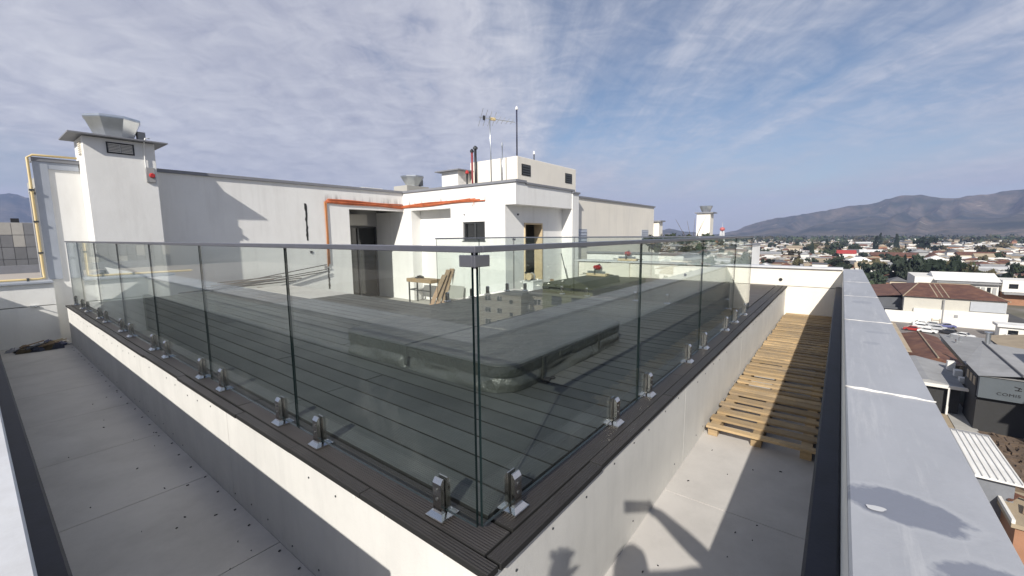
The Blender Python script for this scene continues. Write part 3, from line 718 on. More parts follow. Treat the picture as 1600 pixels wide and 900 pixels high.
for x in (-.5, -.95): mk('clip', MB().box(x, x+.03, Yw-.13, Yw-.07, PT+.046, PT+.10), steel_dk, yp)

# ---- things on the penthouse roof
ZR = 2.40
bh = thing('stair_bulkhead', 'cream roof bulkhead block with two black louvres above the penthouse', 'roof block', (10.9, 8, ZR))
mk('block', MB().box(9.15, 12.66, 6.7, 8.6, ZR, 3.48), cream, bh, bevel=.01, seg=1)
for a in (9.38, 11.92): louvre(bh, a, a+.42, 2.97, 3.26, 6.7, 1, 4, blackp, steel_dk)
lb = thing('lift_box', 'small white roof box with thin overhanging slab beside the bulkhead', 'roof block', (9.1, 9, ZR))
mk('block', MB().box(8.6, 9.72, 8.62, 9.35, ZR, 3.18), white, lb); mk('roof_slab', MB().box(8.45, 9.92, 8.45, 9.52, 3.181, 3.215), trim, lb)
cowl('roof_vent', 'galvanised exhaust cowl standing on the roof over the orange conduits', (8.62, 10.85, 2.84), .22, .40, .36, R_(22), 'galvanised exhaust cowls', 1.2)
mk_b = tag(mk('vent_plinth', MB().box(8.10, 9.05, 10.5, 11.2, ZR, 2.84), concrete), 'low concrete plinth under the small roof cowl', 'plinth')
tag(mk('roof_hatch', MB().box(7.05, 7.7, 11.4, 12.0, ZR, 2.72).box(7.0, 7.75, 11.35, 12.05, 2.721, 2.75), whitep), 'flat white hatch just showing above the long wall coping', 'hatch')
def pole(name, label, x, y, z0, z1, r, m, cap=None, group=None):
    t = thing(name, label, 'pole', (x, y, z0), group); mk('shaft', MB().tube([(x, y, z0), (x, y, z1)], r, 8), m, t, smooth=True)
    if cap: mk('cap', MB().tube([(x, y, z1), (x, y, z1+.05), (x, y, z1+.10)], [r*1.9, r*1.9, r*.6], 8), cap, t)
    return t
pole('flue_pipe', 'dark red flue pipe beside the roof box', 8.92, 8.30, ZR, 3.74, .032, mat('flue_red', (.22, .035, .04), .6), blackp, 'flue pipes')
pole('flue_pipe', 'taller black flue pipe beside the red one', 9.08, 8.30, ZR, 3.86, .04, blackp, steel_dk, 'flue pipes')
pole('flue_pipe', 'short black flue with a red cap in front of the small roof box', 8.66, 8.28, ZR, 3.06, .03, blackp, redp, 'flue pipes')
pole('lightning_rod', 'tall thin dark pole with white tip on the bulkhead corner', 9.35, 6.86, 3.48, 4.85, .022, mat('navy_pole', (.02, .022, .05), .5), whitep, 'roof poles')
pole('lightning_rod', 'short dark pole with pale tip on the bulkhead', 10.45, 7.0, 3.48, 3.74, .018, blackp, whitep, 'roof poles')
pole('lightning_rod', 'thin grey rod between the antenna and the tall pole', 8.82, 7.0, ZR, 3.75, .016, galv, galv, 'roof poles')
an = thing('tv_antenna', 'rooftop television antenna with crossed rods on a slender mast', 'antenna', (8.32, 7.0, ZR))
mk('mast', MB().tube([(8.32, 7.0, ZR), (8.30, 7.0, 3.6), (8.27, 7.0, 4.46)], .018, 8), galv, an, smooth=True)
d = Vector((.80, -.55, -.06)).normalized(); c0 = Vector((8.27, 7.0, 4.40)); side = d.cross(Vector((0, 0, 1))).normalized()
mk('boom', MB().tube([c0-d*.30, c0+d*.75], .012, 6), galv, an)
for k in range(8):
    p = c0+d*(-.25+.13*k); ln = .34-.025*k; tl = Vector((0, 0, .4))
    for s_ in (1, -1):
        q = (side*s_+Vector((0, 0, .55*s_ if k < 4 else .15*s_))).normalized()
        mk('element', MB().tube([p, p+q*ln], .007, 5), galv, an)
mk('dipole_box', MB().obox(c0+d*.1, d*.07, side*.03, (0, 0, .035)), yellow, an)
mk('rear_box', MB().obox(c0-d*.16, d*.03, side*.02, (0, 0, .06)), blackp, an)

# ---- cream wall beyond and the lower wing
w5 = thing('garden_wall', 'long plain cream wall with dark coping beyond the penthouse column', 'wall', (15, 6, FZ))
mk('wall', MB().box(11.06, 18.55, 5.9, 6.15, FZ, 2.36), cream, w5); mk('coping', MB().box(11.09, 18.6, 5.86, 6.19, 2.361, 2.42), trim, w5)
for a in (11.25, 17.1): louvre(w5, a, a+.75, .74, 1.32, 5.9, 1, 6, flash, flash)
pp = thing('pillar', 'short cream pillar with dark cap at the end of the long cream wall', 'pillar', (19.1, 6, FZ)); mk('shaft', MB().box(18.85, 19.35, 5.75, 6.2, FZ, 1.72), cream, pp); mk('cap', MB().box(18.75, 19.45, 5.65, 6.3, 1.721, 1.78), trim, pp)
wg = thing('roof_wing', 'lower roof wing with pale parapet holding shrubs, seen through the glass', 'roof block', (18, 4, FZ))
mk('parapet', MB().box(11.5, 26.0, 2.52, 2.75, FZ, .56).box(11.5, 11.72, 2.751, 5.6, FZ, .56), white, wg); mk('coping', MB().box(11.44, 26.05, 2.46, 2.81, .561, .60).box(11.44, 11.78, 2.811, 5.6, .561, .60), trim, wg)
box('roof', (11.73, 26, 2.76, 5.6, FZ, .1), concrete, wg)
fc = thing('chimney', 'distant narrow cream chimney shaft with metal cowl beyond the wing parapet', 'chimney', (24.4, 5, -.7)); mk('shaft', MB().box(24, 24.75, 4.72, 5.42, -.7, 2.26), cream, fc); mk('cap_slab', MB().box(23.9, 24.9, 4.58, 5.52, 2.261, 2.32), trim, fc)
cowl('roof_vent', 'small galvanised cowl on the distant narrow chimney', (24.4, 5.05, 2.32), .22, .33, .36, R_(22), 'galvanised exhaust cowls')

# the block under the terrace
tb = thing('apartment_tower', 'white apartment tower whose roof carries the terrace', 'building', (4, 5, GZ))
box('body', (-2.65, 26.2, -1.40, 13.4, GZ, -1.13), white, tb); box('landing', (-2.7, -.33, -2.28, -1.41, GZ, -1.12), white, tb)

# ---- tools and building leftovers
wt = thing('work_table', 'thick timber slab on a dark steel frame used as a work table in the niche', 'table', (7.5, 9.1, FB))
box('top', (7.28, 7.70, 8.55, 9.68, -.26, -.15), timber, wt, bevel=.006)
for xx in (7.32, 7.64):
    for yy in (8.62, 9.60): box('leg', (xx, xx+.035, yy, yy+.035, FB+.002, -.262), steel_dk, wt)
mk('brace', MB().box(7.356, 7.639, 9.605, 9.63, -.52, -.49).box(7.325, 7.35, 8.656, 9.599, -.52, -.49), steel_dk, wt)
gr = thing('angle_grinder', 'black angle grinder lying on the timber work table', 'power tool', (7.45, 9.2, -.15)); mk('body', MB().tube([(7.44, 9.05, -.10), (7.45, 9.22, -.09), (7.46, 9.36, -.105)], [.03, .042, .03], 8), blackp, gr, smooth=True); mk('disc_guard', MB().tube([(7.46, 9.38, -.145), (7.46, 9.38, -.11)], .06, 12), steel_dk, gr)
for k, (y0, zt, lab) in enumerate(((8.52, .02, 'wide brown plank leaning on the work table, the lowest one'), (8.40, .17, 'tall brown plank leaning beside the work table'), (8.30, .20, 'tallest weathered plank leaning on the white wall'))):
    tag(mk('plank', MB().obox((7.42+.09*k, y0-.12, (FB+zt)/2), (.010, .0, .002), (0, .09, 0), (.10, -.20+.04*k, (zt-FB)/2-.012)), plank), lab, 'plank', 'planks leaning by the work table')
tag(mk('cement_sheet', MB().obox((7.62, 7.83, -.50), (.010, 0, .002), (0, .30, 0), (.04, 0, .19)), concrete), 'pale cement sheet offcut leaning on the wall beside the planks', 'board')
bx = thing('tool_box', 'white box by the narrow door carrying a small saw', 'box', (8.25, 5.6, FB)); mk('body', MB().box(8.02, 8.48, 5.35, 5.68, FB, -.08), whitep, bx, bevel=.01); mk('lid', MB().box(8.01, 8.49, 5.34, 5.69, -.079, -.05), whitep, bx)
sw = thing('circular_saw', 'yellowish hand saw standing on the white tool box', 'power tool', (8.1, 5.5, -.05)); mk('housing', MB().tube([(8.02, 5.50, .06), (8.16, 5.50, .06)], [.10, .08], 12), pine, sw); mk('blade_guard', MB().tube([(8.17, 5.50, .05), (8.19, 5.50, .05)], .11, 16), greym, sw); mk('grip', MB().tube([(8.05, 5.56, .10), (8.10, 5.66, .16), (8.18, 5.64, .12)], .022, 8), blackp, sw); mk('foot', MB().box(7.98, 8.25, 5.42, 5.60, -.0495, -.035), greym, sw)
cs_ = thing('cement_sack', 'crumpled grey sack slumped against the white tool box', 'sack', (7.9, 5.35, FB)); mb = MB(); rr = random.Random(5); n = 12
for r in range(5):
    for j in range(n):
        a = 2*math.pi*j/n; q = (1, 1.1, .95, .6, .1)[r]*rr.uniform(.85, 1.12); mb.v.append((7.78+.20*q*math.cos(a), 5.2+.16*q*math.sin(a), FB+.003+(0, .14, .28, .38, .40)[r]*rr.uniform(.9, 1.1)))
for r in range(4):
    for j in range(n): mb.f.append((r*n+j, r*n+(j+1) % n, (r+1)*n+(j+1) % n, (r+1)*n+j)); mb.m.append(0)
mk('sack_body', mb, cm[1], cs_, smooth=True)
bm_ = thing('broom', 'thin dark broom handle leaning on the white column', 'broom', (10.1, 5.6, FB)); mk('handle', MB().tube([(10.3, 5.45, FB+.06), (9.92, 5.64, .60)], .014, 8), steel_dk, bm_); mk('head', MB().obox((10.31, 5.45, FB+.04), (.13, .03, 0), (-.006, .03, 0), (0, 0, .03)), plank, bm_)
tag(mk('plank', MB().obox((9.55, 5.66, -.42), (.085, 0, .0), (0, .010, .002), (-.03, .06, .27)), plank), 'short reddish board leaning on the wall right of the narrow door', 'plank')
bs = thing('board_stack', 'low stack of spare dark composite boards lying on the deck beyond the far railing', 'boards', (7.4, 3.5, 0))
for r in range(6):
    for c in range(4): box('spare_board', (6.25+random.uniform(-.04, .04), 8.6+random.uniform(-.1, .1), 3.20+.17*c, 3.20+.17*c+.16, .0035+.027*r, .0295+.027*r), deckx, bs)
def mitre(label, c, ang, group):
    t = thing('mitre_saw', label, 'power tool', c, group); x, y, z = c; a = Vector((math.cos(ang), math.sin(ang), 0)); b = Vector((-a.y, a.x, 0)); C = Vector(c)
    mk('base', MB().obox(C+Vector((0, 0, .035)), a*.26, b*.10, (0, 0, .032)), pine, t, bevel=.01)
    mk('fence', MB().obox(C+b*.06+Vector((0, 0, .095)), a*.24, b*.012, (0, 0, .027)), galv, t)
    mk('motor_head', MB().tube([C+Vector((0, 0, .20))-b*.02, C+Vector((0, 0, .22))+b*.13], [.065, .045], 12), redp, t)
    mk('blade', MB().tube([C+Vector((0, 0, .17))-b*.045, C+Vector((0, 0, .17))-b*.04], .105, 20), galv, t)
    mk('arm', MB().tube([C+Vector((0, 0, .07))+b*.14, C+Vector((0, 0, .22))+b*.12, C+Vector((0, 0, .27))-b*.08], .02, 8), blackp, t)
    for s_ in (-1, 1): mk('side_rail', MB().tube([C+Vector((0, 0, .045))+a*.24*s_, C+Vector((0, 0, .045))+a*.42*s_], .012, 6), blackp, t)
mitre('red mitre saw standing on the cream end-wall coping', (10.08, 3.60, PT+.046), R_(92), 'red saws')
mitre('red mitre saw with long side rails on the stack of dark boards', (8.15, 3.55, .168), R_(85), 'red saws')
rd = thing('rod_stack', 'bundle of long dark rods and battens lying along the shaded wall', 'rods', (2.6, 10.0, FZ))
for k in range(8):
    m_ = (steel_dk, plank, rubber, deckb)[k % 4]; x0 = 1.6+.12*k; x1 = 3.6+random.uniform(-.2, .7)
    mk('batten', MB().obox(((x0+x1)/2, 10.12-.05*(k % 5), .0+.05*(k//3)+.01*k), ((x1-x0)/2, .0, .02), (0, .018, 0), (0, 0, .012)), m_, rd)
for z0, z1 in ((.24, .36), (.20, .23), (.17, .17)): mk('rod', MB().tube([(2.2, 10.10, z0-.2), (5.0, 10.22, z1+.03)], .012, 6), rubber, rd)
mk('trestle', MB().box(1.7, 1.8, 9.9, 10.25, FZ+.002, -.06).box(3.2, 3.3, 9.9, 10.25, FZ+.002, -.06), plank, rd)
dpk = tag(mk('plank', MB().obox((6.5, 10.75, FB+.05), (.48, .10, .02), (-.03, .13, 0), (0, 0, .02)), pine), 'pale plank lying on the floor inside the big doorway', 'plank')

# ================================================================== ground, hills, far mountains
def ex_ground(K, c, h):
    a = K['ramp'](K['noise'](0.012, 5, 0.6), 0.42, 0.6)
    c = K['mixc'](a, (0.20, 0.175, 0.145), (0.085, 0.085, 0.05))
    b = K['ramp'](K['noise'](0.05, 4, 0.6), 0.50, 0.62)
    c = K['mixc'](K['math']('MULTIPLY', b, 0.7), c, (0.22, 0.20, 0.18))
    return c, h
groundm = mat('town_ground', (.15, .13, .1), .9, extra=ex_ground)
asphalt = mat('asphalt', (.075, .073, .072), .85, var=.15, scale=.2)
lotm = mat('lot_surface', (.20, .18, .165), .9, var=.18, scale=.12)
def ex_hill(K, c, h):
    a = K['ramp'](K['noise'](0.0022, 6, 0.68), 0.40, 0.62)
    c = K['mixc'](a, (0.012, 0.020, 0.020), (0.15, 0.118, 0.092))
    b = K['ramp'](K['noise'](0.016, 6, 0.75), 0.44, 0.60)
    c = K['mixc'](K['math']('MULTIPLY', b, 0.7), c, (0.018, 0.028, 0.018))
    s = K['ramp'](K['noise'](0.0065, 5, 0.7), 0.63, 0.66)
    return K['mixc'](K['math']('MULTIPLY', s, 0.6), c, (0.30, 0.25, 0.20)), h
hillm = mat('scrub_hill', (.05, .05, .03), .95, extra=ex_hill)
gnd = MB(); n = 64; gnd.face([(6900*math.cos(2*math.pi*k/n), 6900*math.sin(2*math.pi*k/n), GZ) for k in range(n)])
tag(mk('ground', gnd, groundm, loc=(0, 0, GZ)), kind='structure')
def vnoise(seed):
    r = np.random.RandomState(seed); g_ = r.rand(64, 64)
    def f(x, y):
        x = np.asarray(x, float); y = np.asarray(y, float); xi = np.floor(x).astype(int); yi = np.floor(y).astype(int); u_ = x-xi; v_ = y-yi
        u_ = u_*u_*(3-2*u_); v_ = v_*v_*(3-2*v_); G = lambda a, b: g_[a % 64, b % 64]
        return G(xi, yi)*(1-u_)*(1-v_)+G(xi+1, yi)*u_*(1-v_)+G(xi, yi+1)*(1-u_)*v_+G(xi+1, yi+1)*u_*v_
    return f
def hills(name, az_el, a0, a1, rn, rp, rf, na, nr, seed, amp, mm, rough=1.0):
    nf = vnoise(seed); az = np.linspace(a0, a1, na); rs = np.linspace(rn, rf, nr)
    xs_ = [p[0] for p in az_el]; es = [p[1] for p in az_el]
    A, Rr = np.meshgrid(np.radians(az), rs, indexing='ij')
    el = np.interp(np.degrees(A), xs_, es); ridge = np.tan(np.radians(el))*rp+29
    t = np.where(Rr < rp, (Rr-rn)/(rp-rn), 1-.5*(Rr-rp)/(rf-rp)); prof = np.clip(t, 0, 1)**1.25
    X = Rr*np.cos(A); Y = Rr*np.sin(A)
    fb = sum(nf(X/(1400/2**o)+31*o, Y/(1400/2**o)+17*o)*.55**o for o in range(8))/2.15-.5
    # spurs running down the slope
    sp = np.abs(nf(np.degrees(A)*.55+fb*1.5, Rr/2600.)-.5)*2
    near = np.exp(-((Rr-rp)/(rp-rn)/.10)**2)
    Z = prof*ridge*(1-(.42*sp+.2*rough*fb)*(1-near)*amp)+near*fb*rough*26+near*((nf(X/85+7, Y/85)-.5)*16+(nf(X/30+3, Y/30)-.5)*9)*np.clip(ridge/120, 0, 1)+prof*(nf(X/160+5, Y/160)-.5)*34+GZ-2
    Z[:, 0] = GZ-6
    v_ = np.stack([X.ravel(), Y.ravel(), Z.ravel()], 1)
    F = [(i*nr+j, (i+1)*nr+j, (i+1)*nr+j+1, i*nr+j+1) for i in range(na-1) for j in range(nr-1)]
    me = bpy.data.meshes.new(name); me.from_pydata(v_.tolist(), [], [f[::-1] for f in F]); me.materials.append(mm)
    me.polygons.foreach_set('use_smooth', [True]*len(F)); me.update()
    return tag(link(name, me), kind='structure')
hills('hills', [(-75, 4.2), (-40, 3.2), (-25, 4.4), (-16, 4.1), (-12.1, 3.50), (-10.7, 3.24), (-8.8, 3.04), (-8, 2.92), (-5.8, 3.24), (-3.5, 3.0), (-1.07, 2.69), (1.56, 2.07), (3.5, 1.75), (6.85, 1.38), (8.5, .75), (10.0, .15), (12, -.15), (16, .1), (17.5, .5), (19, .25), (24, .4), (30, .3)],
      -75, 30, 2300, 4300, 5600, 760, 110, 3, 1.4, hillm, 2.6)
hills('mountains', [(50, 1.0), (70, 2.6), (80, 3.4), (84, 3.7), (85.2, 3.85), (86.4, 3.95), (86.9, 4.38), (87.6, 4.15), (89, 3.7), (93, 3.2), (100, 2.2), (106, 2.8), (115, 1.8), (130, 2.4), (150, 1.0)],
      50, 150, 4600, 5900, 6400, 200, 24, 5, 1.0, hillm, 2.0)
hills('foothills', [(60, .2), (78, .5), (86, .75), (88, .6), (95, .9), (105, .7), (118, 1.1), (135, .4)], 60, 135, 2600, 3400, 4200, 120, 20, 8, 1.0, hillm)

# ================================================================== near town
def roofcol(name, c, **k): return mat(name, c, .75, var=.18, scale=.4, objvar=.12, **k)
rustr = roofcol('rust_roof', (.105, .045, .030), extra=ex_rust)
redr = roofcol('red_roof', (.30, .04, .035)); greyr = roofcol('grey_roof', (.27, .27, .27)); tanr = roofcol('tan_roof', (.36, .29, .20))
darkr = roofcol('dark_roof', (.11, .11, .115)); whiter = roofcol('white_roof', (.70, .69, .66)); claddg = mat('blue_grey_cladding', (.090, .105, .118), .6, var=.08, scale=.5)
whw = mat('town_white_wall', (.72, .70, .65), .85, var=.06, scale=.3); crw = mat('town_cream_wall', (.60, .52, .40), .85, var=.06, scale=.3); grw = mat('town_grey_wall', (.36, .36, .35), .85, var=.06, scale=.3)
brickw = mat('town_brick_wall', (.33, .17, .10), .85, var=.12, scale=.6); rubm = mat('rubble', (.12, .085, .06), .95, var=.35, scale=.6, bump=.5, bscale=3)
tag(mk('parking_lot', MB().face([(140, -14, GZ+.02), (140, -50, GZ+.02), (190, -52, GZ+.02), (184, -14, GZ+.02)][::-1][::-1]), lotm, loc=(160, -30, GZ)), kind='structure')
tag(mk('road', MB().face([(60, -60, GZ+.012), (240, -49, GZ+.012), (1500, 8, GZ+.012), (1500, 20, GZ+.012), (240, -40, GZ+.012), (60, -52, GZ+.012)]), asphalt, loc=(100, -50, GZ)), kind='structure')
tag(mk('road', MB().face([(300, 8, GZ+.016), (1600, 22, GZ+.016), (1600, 32, GZ+.016), (300, 18, GZ+.016)]), asphalt, loc=(300, 12, GZ)), kind='structure')

# rust-roofed hall with its long white front
hb = thing('warehouse', 'white fronted warehouse with brown rusted hip roof across the car park', 'building', (200, -28, GZ))
mk('front_wall', MB().box(183, 183.5, -41, -14, GZ, -24.2).box(183.01, 183.5, -41, -20.8, -24.19, -23.0), whw, hb)
mk('upper_wall', MB().box(183.6, 226, -40.6, -18.4, GZ, -19.4), crw if False else mat('hall_upper', (.52, .50, .44), .85, var=.07, scale=.3), hb)
mk('cladding_panel', MB().box(183.3, 183.59, -40.5, -33.2, -22.8, -19.9), mat('hall_cladding', (.42, .44, .46), .6, var=.05, scale=1.0), hb)
rz0, rz1 = -19.3, -16.6
rm = MB(); a = [(182.8, -41, rz0), (182.8, -18, rz0), (227, -18, rz0), (227, -41, rz0)]; e0, e1 = (203, -23.5, rz1), (203, -36.0, rz1)
rm.face([a[1], a[0], e1, e0]).face([a[2], a[1], e0]).face([a[3], a[2], e0, e1]).face([a[0], a[3], e1]).face(a); rf_ = mk('roof', rm, rustr, hb)
for yy in (-26.0, -27.2, -28.6): mk('roof_light', MB().obox((193, yy, -17.93), (9, 0, 1.2), (0, .12, 0), (0, 0, .06)), tanr, rf_)
mk('ridge_cap', MB().tube([a[1], e0, e1, a[0]], .16, 5), tanr, rf_)
mk('side_wing', MB().box(188, 226, -18.3, -11, GZ, -20.6).box(186.5, 187.9, -18.3, -11.0, -24.3, -23.8), mat('hall_side', (.10, .105, .115), .8, var=.1, scale=.4), hb)
sr = MB().face([(187, -18.35, -19.5), (187, -10.5, -20.5), (227, -10.5, -20.5), (227, -18.35, -19.5)][::-1]); mk('wing_roof', sr, rustr, hb)
mk('drainpipe', MB().tube([(182.9, -27.5, GZ), (182.9, -27.5, -19.6)], .15, 6), greym, hb)
mk('gate', MB().box(182.7, 182.9, -27.2, -27.0, GZ, -25.8).box(182.7, 182.9, -25.4, -25.2, GZ, -25.8).box(182.75, 182.85, -27.0, -25.4, -26.4, -26.2), crw, hb)
mk('window', MB().box(182.85, 182.99, -30.8, -30.0, -25.1, -24.3), greym, hb)

# cars in the lot
CARS = {}
def car_meshes(cn, c):
    pm_ = mat('paint_'+cn, c, .3, var=.03, spec=.6)
    prof = [(-2.1, .35), (-2.12, .75), (-1.95, .95), (-1.2, 1.02), (-.65, 1.46), (.75, 1.48), (1.45, 1.02), (2.05, .90), (2.15, .55), (2.1, .32)]
    b = MB(); n_ = len(prof); lay = []
    for y_, k in ((-.86, 1.0), (-.80, 1.0), (.80, 1.0), (.86, 1.0)):
        lay.append(len(b.v))
        for px, pz in prof: b.v.append((px, y_*(1-.22*max(0, pz-.95)/.5), pz if abs(y_) < .85 else max(.34, pz-.03)))
    for q in range(3):
        for j in range(n_): b.f.append((lay[q]+j, lay[q]+(j+1) % n_, lay[q+1]+(j+1) % n_, lay[q+1]+j)); b.m.append(0)
    b.f.append(tuple(lay[0]+j for j in range(n_))[::-1]); b.m.append(0); b.f.append(tuple(lay[3]+j for j in range(n_))); b.m.append(0)
    body = b.mesh('body', pm_)
    g_ = MB()
    for s_ in (-1, 1): g_.face([(-1.05, .80*s_, 1.03), (1.25, .80*s_, 1.03), (.70, .735*s_, 1.40), (-.60, .735*s_, 1.40)])
    g_.face([(1.40, -.70, 1.06), (1.40, .70, 1.06), (.80, .64, 1.46), (.80, -.64, 1.46)]); g_.face([(-1.17, -.70, 1.06), (-1.17, .70, 1.06), (-.68, .64, 1.45), (-.68, -.64, 1.45)])
    gm = g_.mesh('windows', winglass)
    for v_ in gm.vertices: v_.co.x += .02 if v_.co.x > 0 else -.02; v_.co.y *= 1.06; v_.co.z += .015
    wh = MB().tube([(0, -.10, 0), (0, .10, 0)], .33, 12).mesh('wheel', rubber)
    lt = MB().box(2.06, 2.16, -.70, -.42, .62, .76).box(2.06, 2.16, .42, .70, .62, .76).mesh('headlights', whitep)
    return body, gm, wh, lt
for cn, c in (('white', (.75, .75, .74)), ('red', (.35, .03, .025)), ('silver', (.45, .46, .48)), ('black', (.03, .03, .035)), ('blue', (.10, .11, .25))): CARS[cn] = car_meshes(cn, c)
def car(cn, x, y, rz, label):
    t = thing('parked_car', label, 'car', (x, y, GZ+.025), 'cars parked in the lot'); t.rotation_euler = (0, 0, R_(rz)); b, g_, w_, l_ = CARS[cn]
    for nm, me in (('body', b), ('windows', g_), ('headlights', l_)):
        o = bpy.data.objects.new(nm, me); COL.objects.link(o); o.parent = t
    for wx in (-1.35, 1.35):
        for wy in (-.78, .78):
            o = bpy.data.objects.new('wheel', w_); COL.objects.link(o); o.parent = t; o.location = (wx, wy, .33)
for a in (('red', 168.5, -19.6, 80, 'red car parked at the near left of the lot'), ('white', 180.2, -22.6, 95, 'white car parked against the white wall, leftmost'), ('silver', 180.0, -25.2, 85, 'silver car parked against the white wall'),
          ('blue', 179.5, -28.0, 100, 'dark blue car parked against the white wall, rightmost'), ('white', 174.5, -22.2, 70, 'white car in the second row behind the red car'), ('white', 167.5, -22.6, 75, 'white car parked close beside the red car'), ('silver', 174.0, -25.4, 80, 'silver car in the second row of the lot'),
          ('black', 168.6, -27.4, 60, 'black car in the middle of the lot'), ('white', 165.0, -29.4, 60, 'white car at the right end of the near row'), ('silver', 160.8, -27.0, 75, 'silver car in the nearest row of the lot'), ('white', 160.5, -30.2, 78, 'white car in the nearest row of the lot'), ('white', 168.0, -38.5, 80, 'white car beside the kiosk')): car(*a)
ki = thing('kiosk', 'small white flat-roofed kiosk at the right of the car park', 'kiosk', (172, -39.3, GZ)); mk('walls', MB().box(170.5, 174.5, -42, -37, GZ, GZ+3.2), whw, ki); mk('roof', MB().box(169.8, 175, -42.6, -36.4, GZ+3.21, GZ+3.9), whiter, ki); mk('window', MB().box(170.4, 170.49, -40.4, -38.6, GZ+1.2, GZ+2.4), winglass, ki)

def gable(mb, x0, x1, y0, y1, ze, zr, axis, ov=.5, mr=0):
    x0 -= ov; x1 += ov; y0 -= ov; y1 += ov
    if axis == 'X':
        ym = (y0+y1)/2; a, b, c, d, e, f = (x0,y0,ze),(x1,y0,ze),(x1,y1,ze),(x0,y1,ze),(x0,ym,zr),(x1,ym,zr)
        mb.face([a, b, f, e], mr).face([d, e, f, c], mr).face([a, e, d], mr).face([b, c, f], mr).face([a, d, c, b], mr)
    else:
        xm = (x0+x1)/2; a, b, c, d, e, f = (x0,y0,ze),(x1,y0,ze),(x1,y1,ze),(x0,y1,ze),(xm,y0,zr),(xm,y1,zr)
        mb.face([a, e, f, d], mr).face([b, c, f, e], mr).face([a, b, e], mr).face([d, f, c], mr).face([a, d, c, b], mr)
    return mb
def hall(name, label, b, hw, hr, axis, mw, mr, ov=.5):
    x0, x1, y0, y1 = b; t = thing(name, label, 'building', ((x0+x1)/2, (y0+y1)/2, GZ)); mk('walls', MB().box(x0, x1, y0, y1, GZ, GZ+hw-.02), mw, t)
    r = mk('roof', gable(MB(), x0, x1, y0, y1, GZ+hw, GZ+hw+hr, axis, ov), mr, t); return t, r
t, r = hall('low_house', 'low house with plain rust-brown sheet roof in front of the car park', (111, 138, -20.2, -14.2), 4.2, 1.0, 'X', crw, rustr)
mk('gutter', MB().tube([(110.3, -20.8, GZ+4.3), (110.3, -13.8, GZ+4.3)], .16, 6).tube([(110.4, -17.2, GZ+5.3), (138, -17.2, GZ+5.3)], .14, 6), tanr, r)
t, r = hall('low_house', 'tan roofed house just outside the parapet beside the rust-brown roof', (112.5, 146, -13.2, -9), 5.4, .9, 'X', whw, tanr)
t, r = hall('workshop_shed', 'open-fronted grey sheet-roofed workshop below the parapet', (93, 109, -17.6, -10), 4.6, .8, 'X', nearblack, greyr)
mk('front_beam', MB().box(92.1, 92.4, -19.4, -10, GZ+4.4, GZ+4.9), whw, t)
for yy in (-16.3, -13.4): mk('front_post', MB().box(92.1, 92.4, yy, yy+.25, GZ, GZ+4.4), whw, t)
for k, (xx, yy) in enumerate(((104, -18.0), (100, -18.3), (97, -18.5))): mk('roof_box', MB().box(xx, xx+1.2, yy-.5, yy+.5, GZ+4.3, GZ+6.2-.5*k), whw, t)
t = thing('workshop', 'grey flat sheet roof behind the lettered blue-grey building', 'building', (125, -26, GZ)); mk('walls', MB().box(112, 142, -31, -21.8, GZ, GZ+3.8), grw, t); mk('roof', MB().obox((127, -26.4, GZ+4.1), (15.4, 0, .2), (0, 5, 0), (0, 0, .1)), greyr, t)
for a_ in ((136, -24), (133, -23), (139, -23.0)): mk('roof_vent', MB().tube([(a_[0], a_[1], GZ+4), (a_[0], a_[1], GZ+5.2)], .25, 8), galv, t)
lt_ = thing('lettered_building', 'blue-grey clad building with dark lettering on its front and pale gabled roof', 'building', (98, -25, GZ))
mk('walls', MB().box(87.6, 94.4, -22.3, -18.3, GZ, -19.7).box(87.6, 108, -33, -22.301, GZ, -19.7), nearblack, lt_)
mk('sign_front', MB().box(86.7, 87.59, -33, -18.2, -22.7, -19.55), claddg, lt_)
mk('side_wall', MB().box(87.6, 94.5, -18.29, -18.1, -23, -19.5), nearblack, lt_)
pr_ = MB(); A_ = [(86.5, -18.0, -19.5), (94.5, -18.0, -19.5), (108.5, -22.2, -18.5), (86.5, -22.2, -18.9), (108.5, -33, -19.6), (86.5, -33, -19.6)]
pr_.face([A_[0], A_[3], A_[2], A_[1]]).face([A_[3], A_[5], A_[4], A_[2]]).face([A_[0], A_[1], A_[4], A_[5]]); rr2 = mk('roof', pr_, greyr, lt_)
mk('ridge_cap', MB().tube([(86.4, -22.2, -18.8), (108.5, -22.2, -18.4)], .14, 6), darkr, rr2)
mk('stove_pipe', MB().tube([(107.5, -22.6, -19), (107.5, -22.6, -16.6)], .34, 10).tube([(107.5, -22.6, -16.6), (107.5, -22.6, -16.45)], .55, 10), galv, lt_)
for k in range(3): mk('hatch', MB().box(88.2+2*k, 89.4+2*k, -18.095, -18.05, -21.4, -20.2), tanr, lt_)
cu = bpy.data.curves.new('lettering', 'FONT'); cu.body = 'COMIS'; cu.size = .72; cu.extrude = .02; cu.space_character = 1.1
to = bpy.data.objects.new('tmp', cu); COL.objects.link(to); bpy.context.view_layer.update(); tm = bpy.data.meshes.new_from_object(to.evaluated_get(bpy.context.evaluated_depsgraph_get())); bpy.data.objects.remove(to)
tm.materials.clear(); tm.materials.append(blackp); tx = link('lettering', tm, lt_, (86.67, -19.95, -21.95)); tx.rotation_euler = (R_(90), 0, R_(-90)); tx.scale = (1.0, .8, 1)
mk('emblem', MB().obox((86.67, -21.9, -20.55), (.02, 0, 0), (0, .35, .10), (0, 0, .05)).obox((86.67, -22.0, -20.75), (.02, 0, 0), (0, .10, -.22), (0, .04, .04)).obox((86.67, -21.95, -20.95), (.02, 0, 0), (0, .32, .0), (0, 0, .05)), blackp, lt_)
hall('low_house', 'tan sheet-roofed house at the right edge beyond the lettered building', (116, 145, -42, -30), 4.6, 1.0, 'X', whw, tanr)
